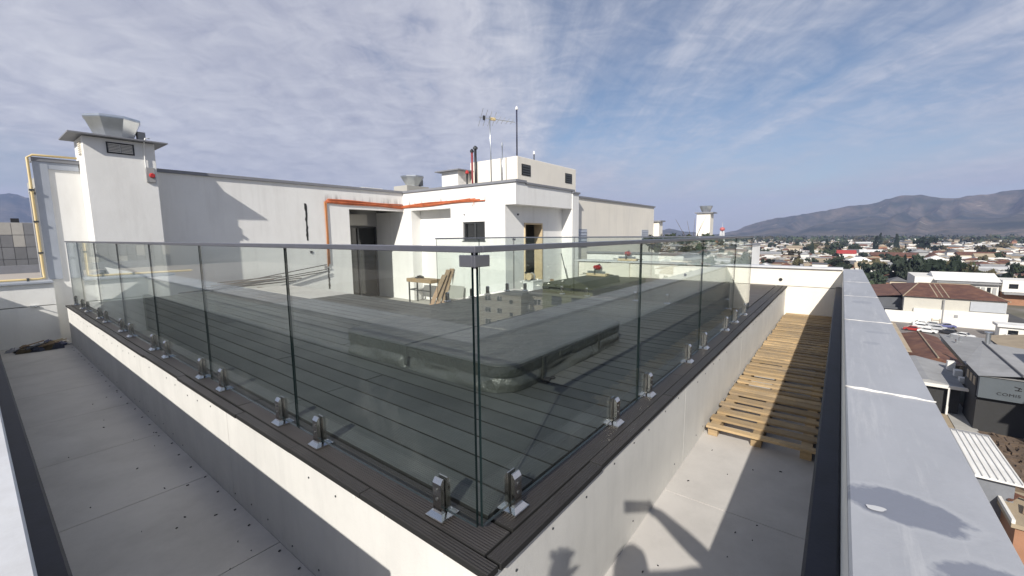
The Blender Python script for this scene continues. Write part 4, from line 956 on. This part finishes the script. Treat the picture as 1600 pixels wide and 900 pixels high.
# slabs, rubble and the white corrugated roof under the parapet
for k, (x0, x1, y0, y1) in enumerate(((86, 92.0, -16.2, -13), (86, 94, -18.8, -16.3), (94.1, 99.5, -18.8, -16), (79, 85.8, -16.2, -13))):
    tag(mk('concrete_slab', MB().box(x0, x1, y0, y1, GZ+.01, GZ+.22), (tanr, concrete, concrete, tanr)[k]), ('tan concrete slab beside the open workshop', 'grey concrete slab in front of the lettered building', 'grey concrete slab farther along the lettered building', 'tan concrete slab nearest the white ribbed roof')[k], 'slab', 'slabs in the yard')
rb = MB(); rr = random.Random(11)
for k in range(420):
    px, py = rr.uniform(70, 86), rr.uniform(-27, -18.9); s_ = rr.uniform(.15, .7); a = rr.uniform(0, 3.14)
    rb.obox((px, py, GZ+s_*.3), (s_*1.6*math.cos(a), s_*1.6*math.sin(a), rr.uniform(-.2, .2)), (-s_*.4*math.sin(a), s_*.4*math.cos(a), 0), (0, 0, s_*.35))
tag(mk('rubble_heap', rb, rubm), 'brown rubble and broken timber covering the yard', 'rubble', kind='stuff')
tag(mk('yard', MB().face([(30, -40, GZ+.008), (101, -40, GZ+.008), (101, -10, GZ+.008), (30, -10, GZ+.008)]), mat('yard_earth', (.16, .115, .075), .95, var=.35, scale=.25), loc=(60, -20, GZ)), kind='structure')
cw = thing('ribbed_roof_shed', 'shed with bright white ribbed metal roof just below the parapet', 'shed', (56, -12, GZ)); mk('walls', MB().box(51.6, 61, -14.2, -9, GZ, -20.3), mat('shed_wall', (.18, .19, .21), .7), cw)
mk('roof', MB().box(51, 61.7, -14.6, -8.6, -20.15, -20.0), whiter, cw)
for k in range(13): mk('roof_rib', MB().box(51, 61.7, -14.55+.46*k, -14.45+.46*k, -19.999, -19.90), whw, cw)
mk('ridge_strip', MB().box(61.71, 62.3, -14.6, -8.6, -20.3, -19.95), greym, cw)
bk_ = thing('brick_house', 'small brick house with planks and junk on its flat roof at the right edge', 'house', (52, -18, GZ)); mk('walls', MB().box(48, 53.5, -22, -13.6, GZ, -22.3), brickw, bk_); mk('roof', MB().box(47.7, 54.2, -22.3, -13.3, -22.29, -21.95), tanr, bk_)
mk('parapet', MB().box(47.7, 54.2, -13.5, -13.29, -21.94, -21.6), whw, bk_)
mk('window', MB().box(47.85, 47.99, -15.6, -14.8, -26, -24.2), whw, bk_)
rr = random.Random(21)
for k in range(14):
    a = rr.uniform(-.6, 1.2); l_ = rr.uniform(.5, 1.6)
    mk('junk_plank', MB().obox((rr.uniform(49, 53), rr.uniform(-20, -14.2), -21.9+rr.uniform(.05, .5)), (l_*math.cos(a), l_*math.sin(a), rr.uniform(-.1, .2)), (-.12*math.sin(a), .12*math.cos(a), 0), (0, 0, .06)), (plank, rustr, whw)[k % 3], bk_)
# white block and its neighbours farther back
wb = thing('school_building', 'long low white block with shallow pitched roof and a row of windows behind the warehouse', 'building', (262, -42, GZ))
mk('walls', MB().box(250, 274, -52, -34.6, GZ, -19.3).box(252, 278, -34.5, -27.5, GZ, -18.2), whw, wb); mk('roof', gable(MB(), 250, 274, -52, -34, -19.2, -16.4, 'Y', .6), whiter, wb)
for k in range(11): mk('window', MB().box(249.8, 249.99, -51.4+1.55*k, -50.4+1.55*k, -24.5, -21.4), (grw, winglass)[k % 2], wb)
mk('eave', MB().box(248.6, 249.79, -52.3, -34, -20.2, -19.6), greyr, wb)
md = thing('modern_house', 'white flat-roofed modern house above a brick wall at the right edge', 'house', (256, -60, GZ)); mk('upper_storey', MB().box(250, 264, -75, -52.8, -22.8, -18.2), whw, md); mk('lower_storey', MB().box(250.4, 264, -75, -53, GZ, -22.81), brickw, md)
mk('canopy', MB().box(247.5, 250.3, -75, -53, -23.6, -22.9), greyr, md)
for y0 in (-57.0, -61.5, -66): mk('window', MB().box(249.85, 249.99, y0, y0+2.4, -21.4, -19.6), winglass, md)

# ================================================================== trees
leaf_cols = [mat('leaf_dark', (.020, .032, .016), .8, var=.4, scale=.8, objvar=.25), mat('leaf_mid', (.040, .058, .022), .8, var=.4, scale=.8, objvar=.25), mat('leaf_olive', (.075, .066, .030), .8, var=.35, scale=.8, objvar=.25)]
bark = mat('bark', (.10, .075, .055), .9, var=.3, scale=3)
def crown_mesh(seed, kind, mm, nq=420, leaf=.16):
    rr = random.Random(seed); mb = MB()
    if kind == 'round': cl = [(rr.gauss(0, .42), rr.gauss(0, .42), rr.uniform(.42, .95), rr.uniform(.22, .42)) for _ in range(11)]
    elif kind == 'cone': cl = [(rr.gauss(0, .05), rr.gauss(0, .05), z, .50*(1.02-z)+.05) for z in np.linspace(.12, .97, 12)]
    else: cl = [(rr.gauss(0, .30), rr.gauss(0, .30), rr.uniform(.35, 1.0), rr.uniform(.16, .30)) for _ in range(15)]
    for k in range(nq):
        cx, cy, cz, r_ = rr.choice(cl); d_ = Vector((rr.gauss(0, 1), rr.gauss(0, 1), rr.gauss(0, .8))).normalized()*r_*rr.uniform(.45, 1.05)
        p = Vector((cx, cy, cz))+Vector((d_.x, d_.y, d_.z*.62)); a = Vector((rr.gauss(0, 1), rr.gauss(0, 1), rr.gauss(0, 1))).normalized(); b = a.orthogonal().normalized(); s_ = leaf*rr.uniform(.5, 1.2)
        mb.face([p-a*s_, p+b*s_*.6, p+a*s_, p-b*s_*.6])
    return mb.mesh('crown', mm)
def trunk_mesh(seed):
    rr = random.Random(seed); mb = MB().tube([(0, 0, 0), (.02, .01, .3), (-.01, .02, .62)], [.05, .035, .02], 6)
    for k in range(4):
        a = rr.uniform(0, 6.28); mb.tube([(0, .01, .3+.06*k), (.22*math.cos(a), .22*math.sin(a), .55+.06*k)], [.022, .008], 5)
    return mb.mesh('trunk', bark)
TR = [(crown_mesh(1, 'round', leaf_cols[0]), trunk_mesh(1), 'dark rounded tree', 1.0), (crown_mesh(2, 'round', leaf_cols[1]), trunk_mesh(2), 'green bushy tree', 1.0), (crown_mesh(3, 'open', leaf_cols[2]), trunk_mesh(3), 'olive-brown loose-crowned tree', .9),
      (crown_mesh(4, 'cone', leaf_cols[0]), trunk_mesh(4), 'dark pointed conifer', .55), (crown_mesh(5, 'round', leaf_cols[2]), trunk_mesh(5), 'broad olive tree', 1.25), (crown_mesh(6, 'open', leaf_cols[0]), trunk_mesh(6), 'tall dark open tree', .7)]
def tree(kind, x, y, h, place, group='trees between the houses', z=GZ):
    c, tk, lab, wd = TR[kind]; t = thing('tree', lab+' '+place, 'tree', (x, y, z), group); t.scale = (h*wd*.62, h*wd*.62, h); t.rotation_euler = (0, 0, random.uniform(0, 6.28))
    for nm, me in (('crown', c), ('trunk', tk)):
        o = bpy.data.objects.new(nm, me); COL.objects.link(o); o.parent = t
for k, (kd, x, y, h) in enumerate(((0, 292, -38, 14), (0, 300, -31, 13), (1, 285, -45, 11), (4, 305, -46, 12), (0, 318, -35, 15), (1, 330, -52, 12), (0, 262, -16, 9), (1, 240, -8.5, 8), (0, 325, -22, 10))):
    tree(kd, x, y, h, ('in the middle of the clump behind the white block', 'at the left end of the clump behind the white block', 'nearest the white block roof', 'low in the clump, left of the palm', 'tallest in the clump behind the white block', 'beyond the palm', 'just left of the white block', 'next to the warehouse wing', 'farther left, beyond the white block')[k], 'trees behind the white block')
pt = thing('palm_tree', 'stout palm with a wide crown of arching fronds behind the white block', 'palm', (275, -52, GZ))
mk('trunk', MB().tube([(275, -52, GZ), (275, -52.1, -22), (275, -52, -18.6)], [.55, .45, .6], 10), bark, pt, smooth=True)
fm = mat('palm_frond', (.045, .055, .022), .7, var=.3, scale=1)
rr = random.Random(2)
for k in range(34):
    a = rr.uniform(0, 6.28); el = rr.uniform(-.35, 1.25); ln = rr.uniform(3.6, 4.8); mb = MB(); prev = None; P = []
    for j in range(7):
        t_ = j/6; hx = ln*t_*math.cos(el)*(1-.15*t_); hz = ln*(t_*math.sin(el)-.55*t_*t_)
        P.append(Vector((275+hx*math.cos(a), -52+hx*math.sin(a), -18.4+hz)))
    sd = Vector((-math.sin(a), math.cos(a), 0))
    for j in range(6):
        w0 = .55*math.sin(math.pi*(.12+.86*j/6)); w1 = .55*math.sin(math.pi*(.12+.86*(j+1)/6)); dn = Vector((0, 0, -.22))
        for s_ in (1, -1): mb.face([P[j], P[j+1], P[j+1]+sd*w1*s_+dn, P[j]+sd*w0*s_*.55+dn])
    mk('frond', mb, fm, pt)
# shrubs on the wing parapet
rr = random.Random(31)
for k in range(5):
    x, y = 12.4+1.1*k, 3.15+.25*(k % 2)
    t = thing('shrub', ('leafy shrub in the wing planter, nearest the corner', 'second leafy shrub in the wing planter', 'bare twiggy shrub among the planter greenery', 'leafy shrub deeper in the wing planter', 'last leafy shrub along the wing planter')[k], 'shrub', (x, y, .1), 'shrubs in the planter')
    if k != 2:
        o = bpy.data.objects.new('crown', TR[k % 2][0]); COL.objects.link(o); o.parent = t; o.scale = (.75, .75, .95)
    mb = MB()
    for j in range(7):
        a = rr.uniform(0, 6.28); l_ = rr.uniform(.6, 1.0)*(1.7 if k == 2 else .8); p1 = (.12*math.cos(a), .12*math.sin(a), l_*.5); mb.tube([(0, 0, 0), p1, (.35*l_*math.cos(a+.4), .35*l_*math.sin(a+.4), l_)], [.012, .009, .004], 5)
    o = bpy.data.objects.new('stems', mb.mesh('stems', bark)); COL.objects.link(o); o.parent = t

# ================================================================== houses of the town
HW = {'white': whw, 'cream': crw, 'grey': grw, 'brick': brickw}; HR = {'rust': rustr, 'red': redr, 'grey': greyr, 'tan': tanr, 'dark': darkr, 'white': whiter}
hc = {}
def house_mesh(wc, rc, shape):
    if (wc, shape) not in hc: hc[(wc, shape)] = MB().box(-.5, .5, -.5, .5, 0, .995).mesh('walls', HW[wc])
    if (rc, 'r', shape) not in hc:
        if shape == 'flat': r_ = MB().box(-.53, .53, -.53, .53, 1.0, 1.07)
        elif shape == 'gable': r_ = gable(MB(), -.5, .5, -.5, .5, 1.0, 1.45, 'Y', .05)
        else:
            r_ = MB(); e = .56; a, b, c, d, p, q = (-e,-e,1),(e,-e,1),(e,e,1),(-e,e,1),(0,-.2,1.45),(0,.2,1.45)
            r_.face([a, b, p]).face([b, c, q, p]).face([c, d, q]).face([d, a, p, q]).face([a, d, c, b])
        hc[(rc, 'r', shape)] = r_.mesh('roof', HR[rc])
    return hc[(wc, shape)], hc[(rc, 'r', shape)]
winm = [MB().box(-.505, -.4999, -.30, -.10, .35, .75).mesh('window', winglass), MB().box(-.505, -.4999, .12, .32, .35, .75).mesh('window', winglass)]
def zone(az, r_):
    d = math.degrees(az)
    z = 'left of the far parapet corner' if d > 3 else 'over the far parapet corner' if d > -1.5 else 'left of the warehouse' if d > -5 else 'above the warehouse roof' if d > -9 else 'above the lettered building' if d > -12.7 else 'past the right edge'
    return ('near rows, ' if r_ < 380 else 'third row, ' if r_ < 520 else 'middle rows, ' if r_ < 750 else 'far rows, ' if r_ < 1050 else 'farthest rows, ')+z
rr = random.Random(77); placed = []
def free(x, y, r_):
    if 178 < x < 285 and -80 < y < -4 : return False
    if x < 178 and y > -55: return False
    return all((x-a)**2+(y-b)**2 > (r_+c)**2*.55 for a, b, c in placed)
nh = 0; tries = 0
words = {'flat': 'flat roof', 'gable': 'pitched roof', 'hip': 'hipped roof'}
while nh < 280 and tries < 9000:
    tries += 1
    u_ = rr.random(); r_ = 1/(u_*(1/210-1/1500)+1/1500); az = R_(rr.uniform(-17, 9.5)); x, y = r_*math.cos(az), r_*math.sin(az)
    if az > R_(-2.2) and r_ < 330: continue
    bigb = rr.random() < .17; w_, d_ = (rr.uniform(16, 30), rr.uniform(18, 40)) if bigb else (rr.uniform(7, 12), rr.uniform(8, 15)); h_ = rr.uniform(4.5, 7) if bigb else rr.uniform(2.8, 4.6)*(1.8 if rr.random() < .15 else 1)
    if not free(x, y, max(w_, d_)*.6): continue
    placed.append((x, y, max(w_, d_)*.6))
    wc = rr.choice(['white', 'white', 'cream', 'white', 'cream', 'grey', 'brick']); rc = rr.choice(['rust', 'grey', 'grey', 'tan', 'white', 'white', 'dark', 'tan', 'rust', 'red' if rr.random() < .5 else 'grey']); sh = rr.choice(['gable', 'gable', 'hip', 'flat'])
    wm_, rm_ = house_mesh(wc, rc, sh); far = 'nearer' if r_ < 380 else 'middle-distance' if r_ < 750 else 'distant'
    o = tag(link('house', wm_, None, (x, y, GZ+.001)), '%s %s %s with %s, %s' % ('large' if bigb else 'small', wc, 'shed' if bigb else 'house', rc+' '+words[sh], zone(az, r_)), 'house', 'houses of the %s town' % far)
    o.scale = (w_, d_, h_); o.rotation_euler = (0, 0, R_(rr.choice([0, 90])+rr.gauss(4, 3)))
    for nm, me in (('roof', rm_),)+((('window', winm[0]), ('window', winm[1])) if r_ < 600 else ()):
        c = bpy.data.objects.new(nm, me); COL.objects.link(c); c.parent = o
    nh += 1
nt_ = 0; tries = 0
while nt_ < 190 and tries < 6000:
    tries += 1
    u_ = rr.random()**1.3; r_ = 1/(u_*(1/205-1/1700)+1/1700); az = R_(rr.uniform(-17, 12)); x, y = r_*math.cos(az), r_*math.sin(az)
    if az > R_(-2.2) and r_ < 320: continue
    if not free(x, y, 1.5): continue
    far = 'nearer' if r_ < 380 else 'middle-distance' if r_ < 750 else 'distant'
    tree(rr.choice([0, 0, 1, 2, 3, 4, 5]), x, y, rr.uniform(4.5, 10.5)*(1.0 if r_ < 600 else 1.25), 'among houses, '+zone(az, r_), 'trees of the %s town' % far); nt_ += 1
for k, (x, y, h, kd) in enumerate(((330, -52, 15, 3), (620, 26, 17, 3), (640, 4, 16, 0), (700, 14, 19, 3), (760, -38, 22, 3), (900, -70, 24, 3), (820, -90, 20, 0), (1000, -55, 26, 3))): tree(kd, x, y, h, ('tall beside the palm', 'tall above the end wall, leftmost', 'tall above the parapet corner', 'tallest above the end wall', 'tall on the skyline left of the warehouse', 'tallest on the skyline above the warehouse', 'tall and broad above the lettered building', 'tall and farthest on the skyline')[k], 'tall trees of the town')
# what lies too far to count
rr = random.Random(5); fw = [MB(), MB(), MB()]
for k in range(1300):
    r_ = rr.uniform(1300, 2500); az = R_(rr.uniform(-22, 24)); x, y = r_*math.cos(az), r_*math.sin(az); h_ = rr.uniform(6, 17)
    for j in range(9):
        p = Vector((x+rr.gauss(0, h_*.28), y+rr.gauss(0, h_*.28), GZ+h_*rr.uniform(.25, 1))); s_ = h_*.28; a = Vector((rr.gauss(0, 1), rr.gauss(0, 1), rr.gauss(0, 1))).normalized(); b = a.orthogonal().normalized()
        fw[k % 3].face([p-a*s_, p+b*s_*.7, p+a*s_, p-b*s_*.7])
for i in range(3): tag(mk('far_wood', fw[i], leaf_cols[i]), ('dark far-off woods along the foot of the hills', 'green far-off woods along the foot of the hills', 'brownish far-off scrub along the foot of the hills')[i], 'woods', kind='stuff')
ft = [MB(), MB()]
for k in range(800):
    r_ = rr.uniform(1300, 2900); az = R_(rr.uniform(-20, 14)); x, y = r_*math.cos(az), r_*math.sin(az); w_ = rr.uniform(5, 14); ft[k % 2].box(x-w_/2, x+w_/2, y-w_/2, y+w_/2, GZ, GZ+rr.uniform(3, 6)); 
tag(mk('far_town', ft[0], whw), 'pale far-off houses of the town below the hills', 'houses', kind='stuff'); tag(mk('far_town', ft[1], tanr), 'tan far-off roofs of the town below the hills', 'houses', kind='stuff')
mt = [MB() for _ in range(4)]; rr = random.Random(91)
for k in range(4200):
    u_ = rr.random(); r_ = 1/(u_*(1/300-1/1700)+1/1700); az = R_(rr.uniform(-18, 11)); x, y = r_*math.cos(az), r_*math.sin(az); w_ = rr.uniform(6, 12); d_ = rr.uniform(7, 14); h_ = rr.uniform(2.6, 4)
    if not free(x, y, 4): continue
    placed.append((x, y, 6)); i = rr.choice([0, 0, 1, 1, 2, 3]); mt[0 if rr.random() < .7 else 1].box(x-w_/2, x+w_/2, y-d_/2, y+d_/2, GZ, GZ+h_-.01); gable(mt[i], x-w_/2, x+w_/2, y-d_/2, y+d_/2, GZ+h_, GZ+h_+rr.uniform(.6, 1.8), rr.choice('XY'), .4)
for i, (mm, lb_) in enumerate(((whw, 'pale'), (tanr, 'tan'), (rustr, 'rust-roofed'), (greyr, 'grey-roofed'))): tag(mk('more_houses', mt[i], mm), 'mass of further %s houses filling the town' % lb_, 'houses', kind='stuff')
wt_ = thing('water_tower', 'red and white water tower on the skyline beyond the narrow chimney', 'tower', (1000, 203, GZ))
for k in range(6): a = k*math.pi/3; mk('leg', MB().tube([(1000+6*math.cos(a), 203+6*math.sin(a), GZ), (1000+3.6*math.cos(a), 203+3.6*math.sin(a), 6)], .7, 6), whitep, wt_)
mk('tank', MB().lathe((1000, 203, 5.5), [(1, 0), (4.5, 2.2), (5.2, 4.5), (4.5, 7), (1.2, 8.6)], 14), mat('tower_red', (.5, .12, .10), .6), wt_, smooth=True); mk('spire', MB().tube([(1000, 203, 14), (1000, 203, 24)], .25, 6), whitep, wt_)

# ================================================================== neighbours at the left and those mirrored in the glass
pb = thing('panelled_building', 'building with grey and beige facade panels behind the gas pipe', 'building', (-2, 36, GZ)); box('body', (-9, 4.2, 34.05, 50, GZ, 2.05), grw, pb)
pcs = [mat('panel_grey', (.20, .20, .205), .7, objvar=.1), mat('panel_beige', (.42, .40, .36), .7, objvar=.1)]; pms = [MB().box(-.205, .205, -.04, 0, 0, .62).mesh('facade_panel', q) for q in pcs]; rr = random.Random(8)
for i in range(26):
    for j in range(5): inst('facade_panel', pms[1 if (j == 4 and i % 7 < 5) or rr.random() < .16 else 0], pb, (-7+.43*i, 34.045, 2.05-.65*(5-j)))
for i in range(5): mk('roof_unit', MB().box(-3+.9*i, -2.7+.9*i, 35, 35.4, 2.05, 2.2+.1*(i % 3)), blackp, pb)
nr = thing('neighbour_roof', 'flat tan roof with dark gutters just beyond the low end wall', 'building', (-3, 20, GZ)); mk('roof', MB().box(-12, 2, 14, 33, GZ, -.6), mat('tan_flat_roof', (.40, .36, .32), .85, var=.1, scale=.6), nr)
mk('gutter', MB().obox((-1.2, 22, -.55), (.16, 0, 0), (-2.2, 8.2, 0), (0, 0, .06)).box(-6, 3, 32.6, 33, -.6, -.2), trim, nr); mk('white_gable', MB().prism([(-3.4, 14.2), (-1.4, 14.2), (-3.4, 30)], -.599, -.35), whw, nr); mk('roof_bowl', MB().lathe((-.75, 20, -.6), [(.25, 0), (.3, .25), (.1, .4)], 10), blackp, nr)
# apartment block and green suburb to the right of the frame, seen in the glass
ab = thing('apartment_block', 'beige apartment block with grey roof, windows and balconies mirrored in the right glass', 'building', (75, -45, GZ)); bg_w = mat('beige_facade', (.62, .57, .46), .85, var=.06, scale=.5)
ab.rotation_euler = (0, 0, R_(-6))
def loc_part(nm, mb, mm, par):                          # built about the block's own origin
    o = bpy.data.objects.new(nm, mb.mesh(nm, mm)); COL.objects.link(o); o.parent = par; return o
zt = 16.2
loc_part('walls', MB().box(0, 26, -22, 0, 0, zt).box(-3, -.001, -13, -8, 0, zt+.1), bg_w, ab); loc_part('roof', MB().box(-.7, 26.7, -22.7, .7, zt+.11, zt+.6).box(-3.4, -.71, -13.4, -7.6, zt+.11, zt+.6), greyr, ab)
for s_ in range(4):
    z_ = zt-.7-2.8*s_
    for yy in (-2.2, -5.6, -15.4, -18.8): w_ = loc_part('window', MB().box(-.06, -.01, yy-.9, yy+.9, z_-1.6, z_-.2), whw, ab); loc_part('pane', MB().box(-.09, -.061, yy-.75, yy-.08, z_-1.45, z_-.35), winglass, w_); loc_part('pane', MB().box(-.09, -.061, yy+.08, yy+.75, z_-1.45, z_-.35), winglass, w_)
    for xx in (3.4, 7.4, 12, 16.5, 21): w_ = loc_part('window', MB().box(xx-.9, xx+.9, .01, .06, z_-1.6, z_-.2), whw, ab); loc_part('pane', MB().box(xx-.75, xx+.75, .061, .09, z_-1.45, z_-.35), winglass, w_)
    loc_part('window', MB().box(-3.06, -3.01, -10.9, -10.1, z_-1.3, z_-.4), winglass, ab); loc_part('balcony', MB().box(-1.2, -.011, -7.5, -6.9, z_-2.5, z_-1.5), whw, ab)
for k in range(22):
    a = R_(-25-.7*k); r_ = rr.uniform(100, 150); tree(rr.choice([0, 1, 4]), r_*math.cos(a), r_*math.sin(a)-4, rr.uniform(12, 20), 'in the green suburb right of the apartment block', 'trees mirrored in the glass')
ob = thing('olive_house', 'long olive-green house with small windows mirrored in the right glass', 'house', (73, -34, GZ)); mk('walls', MB().box(62, 86, -41, -31, GZ, -8), mat('olive_wall', (.26, .27, .14), .85), ob); mk('roof', gable(MB(), 62, 86, -41, -31, -7.9, -5.6, 'X', .8), mat('olive_roof', (.15, .17, .08), .85), ob)
for k in range(5): mk('window', MB().box(64+4.6*k, 66+4.6*k, -30.99, -30.9, -11.2, -9.6), winglass, ob)
for k in range(2): mk('window', MB().box(61.9, 61.99, -39+4*k, -37+4*k, -11.2, -9.6), winglass, ob)

# ================================================================== the photographer, standing on the landing behind the lens
hh = Vector((SUN.x, SUN.y, 0)).normalized(); rt = Vector((hh.y, -hh.x, 0)); fz = FZ
def PP(d, r, z): return CAM+hh*d+rt*r+Vector((0, 0, z-CAM.z))
J = []; E_ = []; RD = []
def jt(p, r, par=None):
    J.append(tuple(p)); RD.append(r); i = len(J)-1
    if par is not None: E_.append((par, i))
    return i
hd = -.30
pel = jt(PP(hd-.06, 0, fz+0.977), (.155, .115)); sp = jt(PP(hd-.07, 0, fz+1.176), (.14, .105), pel); chs = jt(PP(hd-.03, .02, fz+1.46), (.17, .12), sp); nk = jt(PP(hd-.02, 0, fz+1.58), (.062, .062), chs); hd0 = jt(PP(hd+.0, -.03, fz+1.625), (.082, .098), nk); hd1 = jt(PP(hd+.01, -.035, fz+1.705), (.078, .092), hd0); hd2 = jt(PP(hd+.0, -.035, fz+1.76), (.045, .055), hd1)
for s_ in (-1, 1):
    hip = jt(PP(hd-.06, .10*s_, fz+0.903), (.10, .095), pel); kn = jt(PP(hd-.03, .12*s_, fz+0.514), (.066, .066), hip); ank = jt(PP(hd-.08, .13*s_, fz+0.105), (.048, .048), kn); ft1 = jt(PP(hd-.0, .135*s_, fz+0.053), (.046, .046), ank); ft2 = jt(PP(hd+.11, .14*s_, fz+0.044), (.042, .038), ft1)
def hand(wr, dirv, sidev, palm, curls, thumb, par):
    d_ = Vector(dirv).normalized(); s_ = Vector(sidev).normalized(); n_ = d_.cross(s_)
    pm0 = jt(Vector(wr)+d_*.05, (.034, .024), par); pm1 = jt(Vector(wr)+d_*.085, (.036, .02), pm0)
    for k, (ln, cu_) in enumerate(zip((.070, .080, .075, .058), curls)):
        b0 = Vector(wr)+d_*.09+s_*(.03-.02*k); dd = d_.copy(); p_ = pm1; q = b0
        for j, f_ in enumerate((.5, .3, .2)):
            a = cu_*(j+.6); dd = (d_*math.cos(a)+n_*math.sin(a)).normalized(); q = q+dd*ln*f_ if j else b0+dd*ln*f_; p_ = jt(q, (.0092-.0008*j,)*2, p_)
    q = Vector(wr)+d_*.035+s_*.038; p_ = jt(q, (.014, .013), pm0)
    for j in range(2): q = q+Vector(thumb).normalized()*.034; p_ = jt(q, (.0105-.001*j,)*2, p_)
trp = jt(PP(hd-.02, .11, fz+1.60), (.10, .10), chs); shR = jt(PP(hd-.01, .24, fz+1.62), (.092, .092), trp); elR = jt(PP(hd+.12, .44, fz+1.66), (.072, .072), shR); wrR = jt(PP(hd+.21, .17, CAM.z-.02), (.042, .042), elR)
hand(J[wrR], hh*.35-rt*.8+Vector((0, 0, .30)), Vector((0, 0, 1))+hh*.2, None, (.5, .45, .45, .5), -rt*.7+Vector((0, 0, -.1))+hh*.4, wrR)
shL = jt(PP(hd-.01, -.20, fz+1.49), (.085, .085), chs); elL = jt(PP(hd+.08, -.40, fz+1.30), (.052, .052), shL); wrL = jt(PP(hd+.17, -.345, fz+1.50), (.031, .031), elL)
hand(J[wrL], hh*.3+Vector((0, 0, .9))+rt*.15, rt, None, (.85, .70, .55, .45), rt*.35+Vector((0, 0, .9))-hh*.5, wrL)
me = bpy.data.meshes.new('person_skeleton'); me.from_pydata(J, E_, []); po = bpy.data.objects.new('tmp', me); COL.objects.link(po)
sk = po.modifiers.new('skin', 'SKIN'); sk.use_smooth_shade = True; sb = po.modifiers.new('sub', 'SUBSURF'); sb.levels = 2; sb.render_levels = 2
for i, v_ in enumerate(me.skin_vertices[0].data): v_.radius = RD[i]; v_.use_root = (i == 0)
bpy.context.view_layer.update(); bm2 = bpy.data.meshes.new_from_object(po.evaluated_get(bpy.context.evaluated_depsgraph_get())); bpy.data.objects.remove(po)
bm2.materials.clear()
for m_ in (skin_m, shirt_m, jean_m, rubber): bm2.materials.append(m_)
for p_ in bm2.polygons:
    c = p_.center; z_ = (c.z-fz)/1.05; rr3 = (c-CAM).dot(rt); d_ = (c-CAM).dot(hh)-hd
    if z_ < .085: i = 3
    elif z_ < .96 and abs(rr3) < .24 and d_ < .2: i = 2
    elif z_ < 1.47 and abs(rr3) < .26 and d_ < .12: i = 1
    elif d_ < .15 and z_ < 1.55 and abs(rr3) > .12: i = 1
    else: i = 0
    p_.material_index = i
base = PP(hd-.05, 0, fz)
me_off = Vector(base)
for v_ in bm2.vertices: v_.co -= me_off
pe = tag(link('person', bm2, None, tuple(base)), 'person in navy shirt raising a phone, known only by the shadow on the white plinth', 'person')
hm = MB(); n_ = 14
hc0 = PP(hd-.005, -.035, fz+1.671)
for r_ in range(7):
    t_ = r_/6*math.pi*.56
    for j in range(n_): a = 2*math.pi*j/n_; q = 1+.05*math.sin(5*a+r_); hm.v.append(tuple(hc0+hh*(.115*math.sin(t_)*math.cos(a)*q-.012)+rt*(.098*math.sin(t_)*math.sin(a)*q)+Vector((0, 0, .118*math.cos(t_)))))
for r_ in range(6):
    for j in range(n_): hm.f.append((r_*n_+j, (r_+1)*n_+j, (r_+1)*n_+(j+1) % n_, r_*n_+(j+1) % n_)); hm.m.append(0)
mk('hair', hm, hair_m, pe, smooth=True)
for s_ in (-1, 1): mk('ear', MB().obox(PP(hd+.01, -.035+.088*s_, fz+1.624), hh*.016, rt*.008, (0, 0, .03)), skin_m, pe, bevel=.006)
mk('nose', MB().obox(PP(hd+.115, -.035, fz+1.619), hh*.014, rt*.011, (0, 0, .022)), skin_m, pe, bevel=.006)
for s_ in (-1, 1): mk('eye', MB().lathe(tuple(PP(hd+.10, -.035+.032*s_, fz+1.645)), [(.002, -.010), (.010, 0), (.002, .010)], 8), whitep, pe)
mk('mouth', MB().obox(PP(hd+.105, -.035, fz+1.566), hh*.004, rt*.022, (0, 0, .005)), redp, pe)
ph_o = thing('smartphone', 'black phone held level in the raised hand of the photographer', 'phone', tuple(CAM-fwd*.016))
cph = CAM-fwd*.016-right*.02
mk('case', MB().obox(cph, right*.078, up*.037, fwd*.0042), blackp, ph_o, bevel=.003)
mk('screen', MB().obox(cph-fwd*.0047, right*.072, up*.033, fwd*.0003), winglass, ph_o)

# ================================================================== air
hz = MB().box(-7200, 7200, -7200, 7200, GZ-12, 480)
hm_ = bpy.data.materials.new('haze_air'); hm_.use_nodes = True; q = hm_.node_tree.nodes; q.clear()
pv = q.new('ShaderNodeVolumePrincipled'); pv.inputs['Color'].default_value = (.48, .61, 1.0, 1); pv.inputs['Density'].default_value = 0.00011; pv.inputs['Anisotropy'].default_value = 0.0
ou = q.new('ShaderNodeOutputMaterial'); hm_.node_tree.links.new(pv.outputs[0], ou.inputs['Volume'])
tag(mk('haze', hz, hm_), kind='stuff')
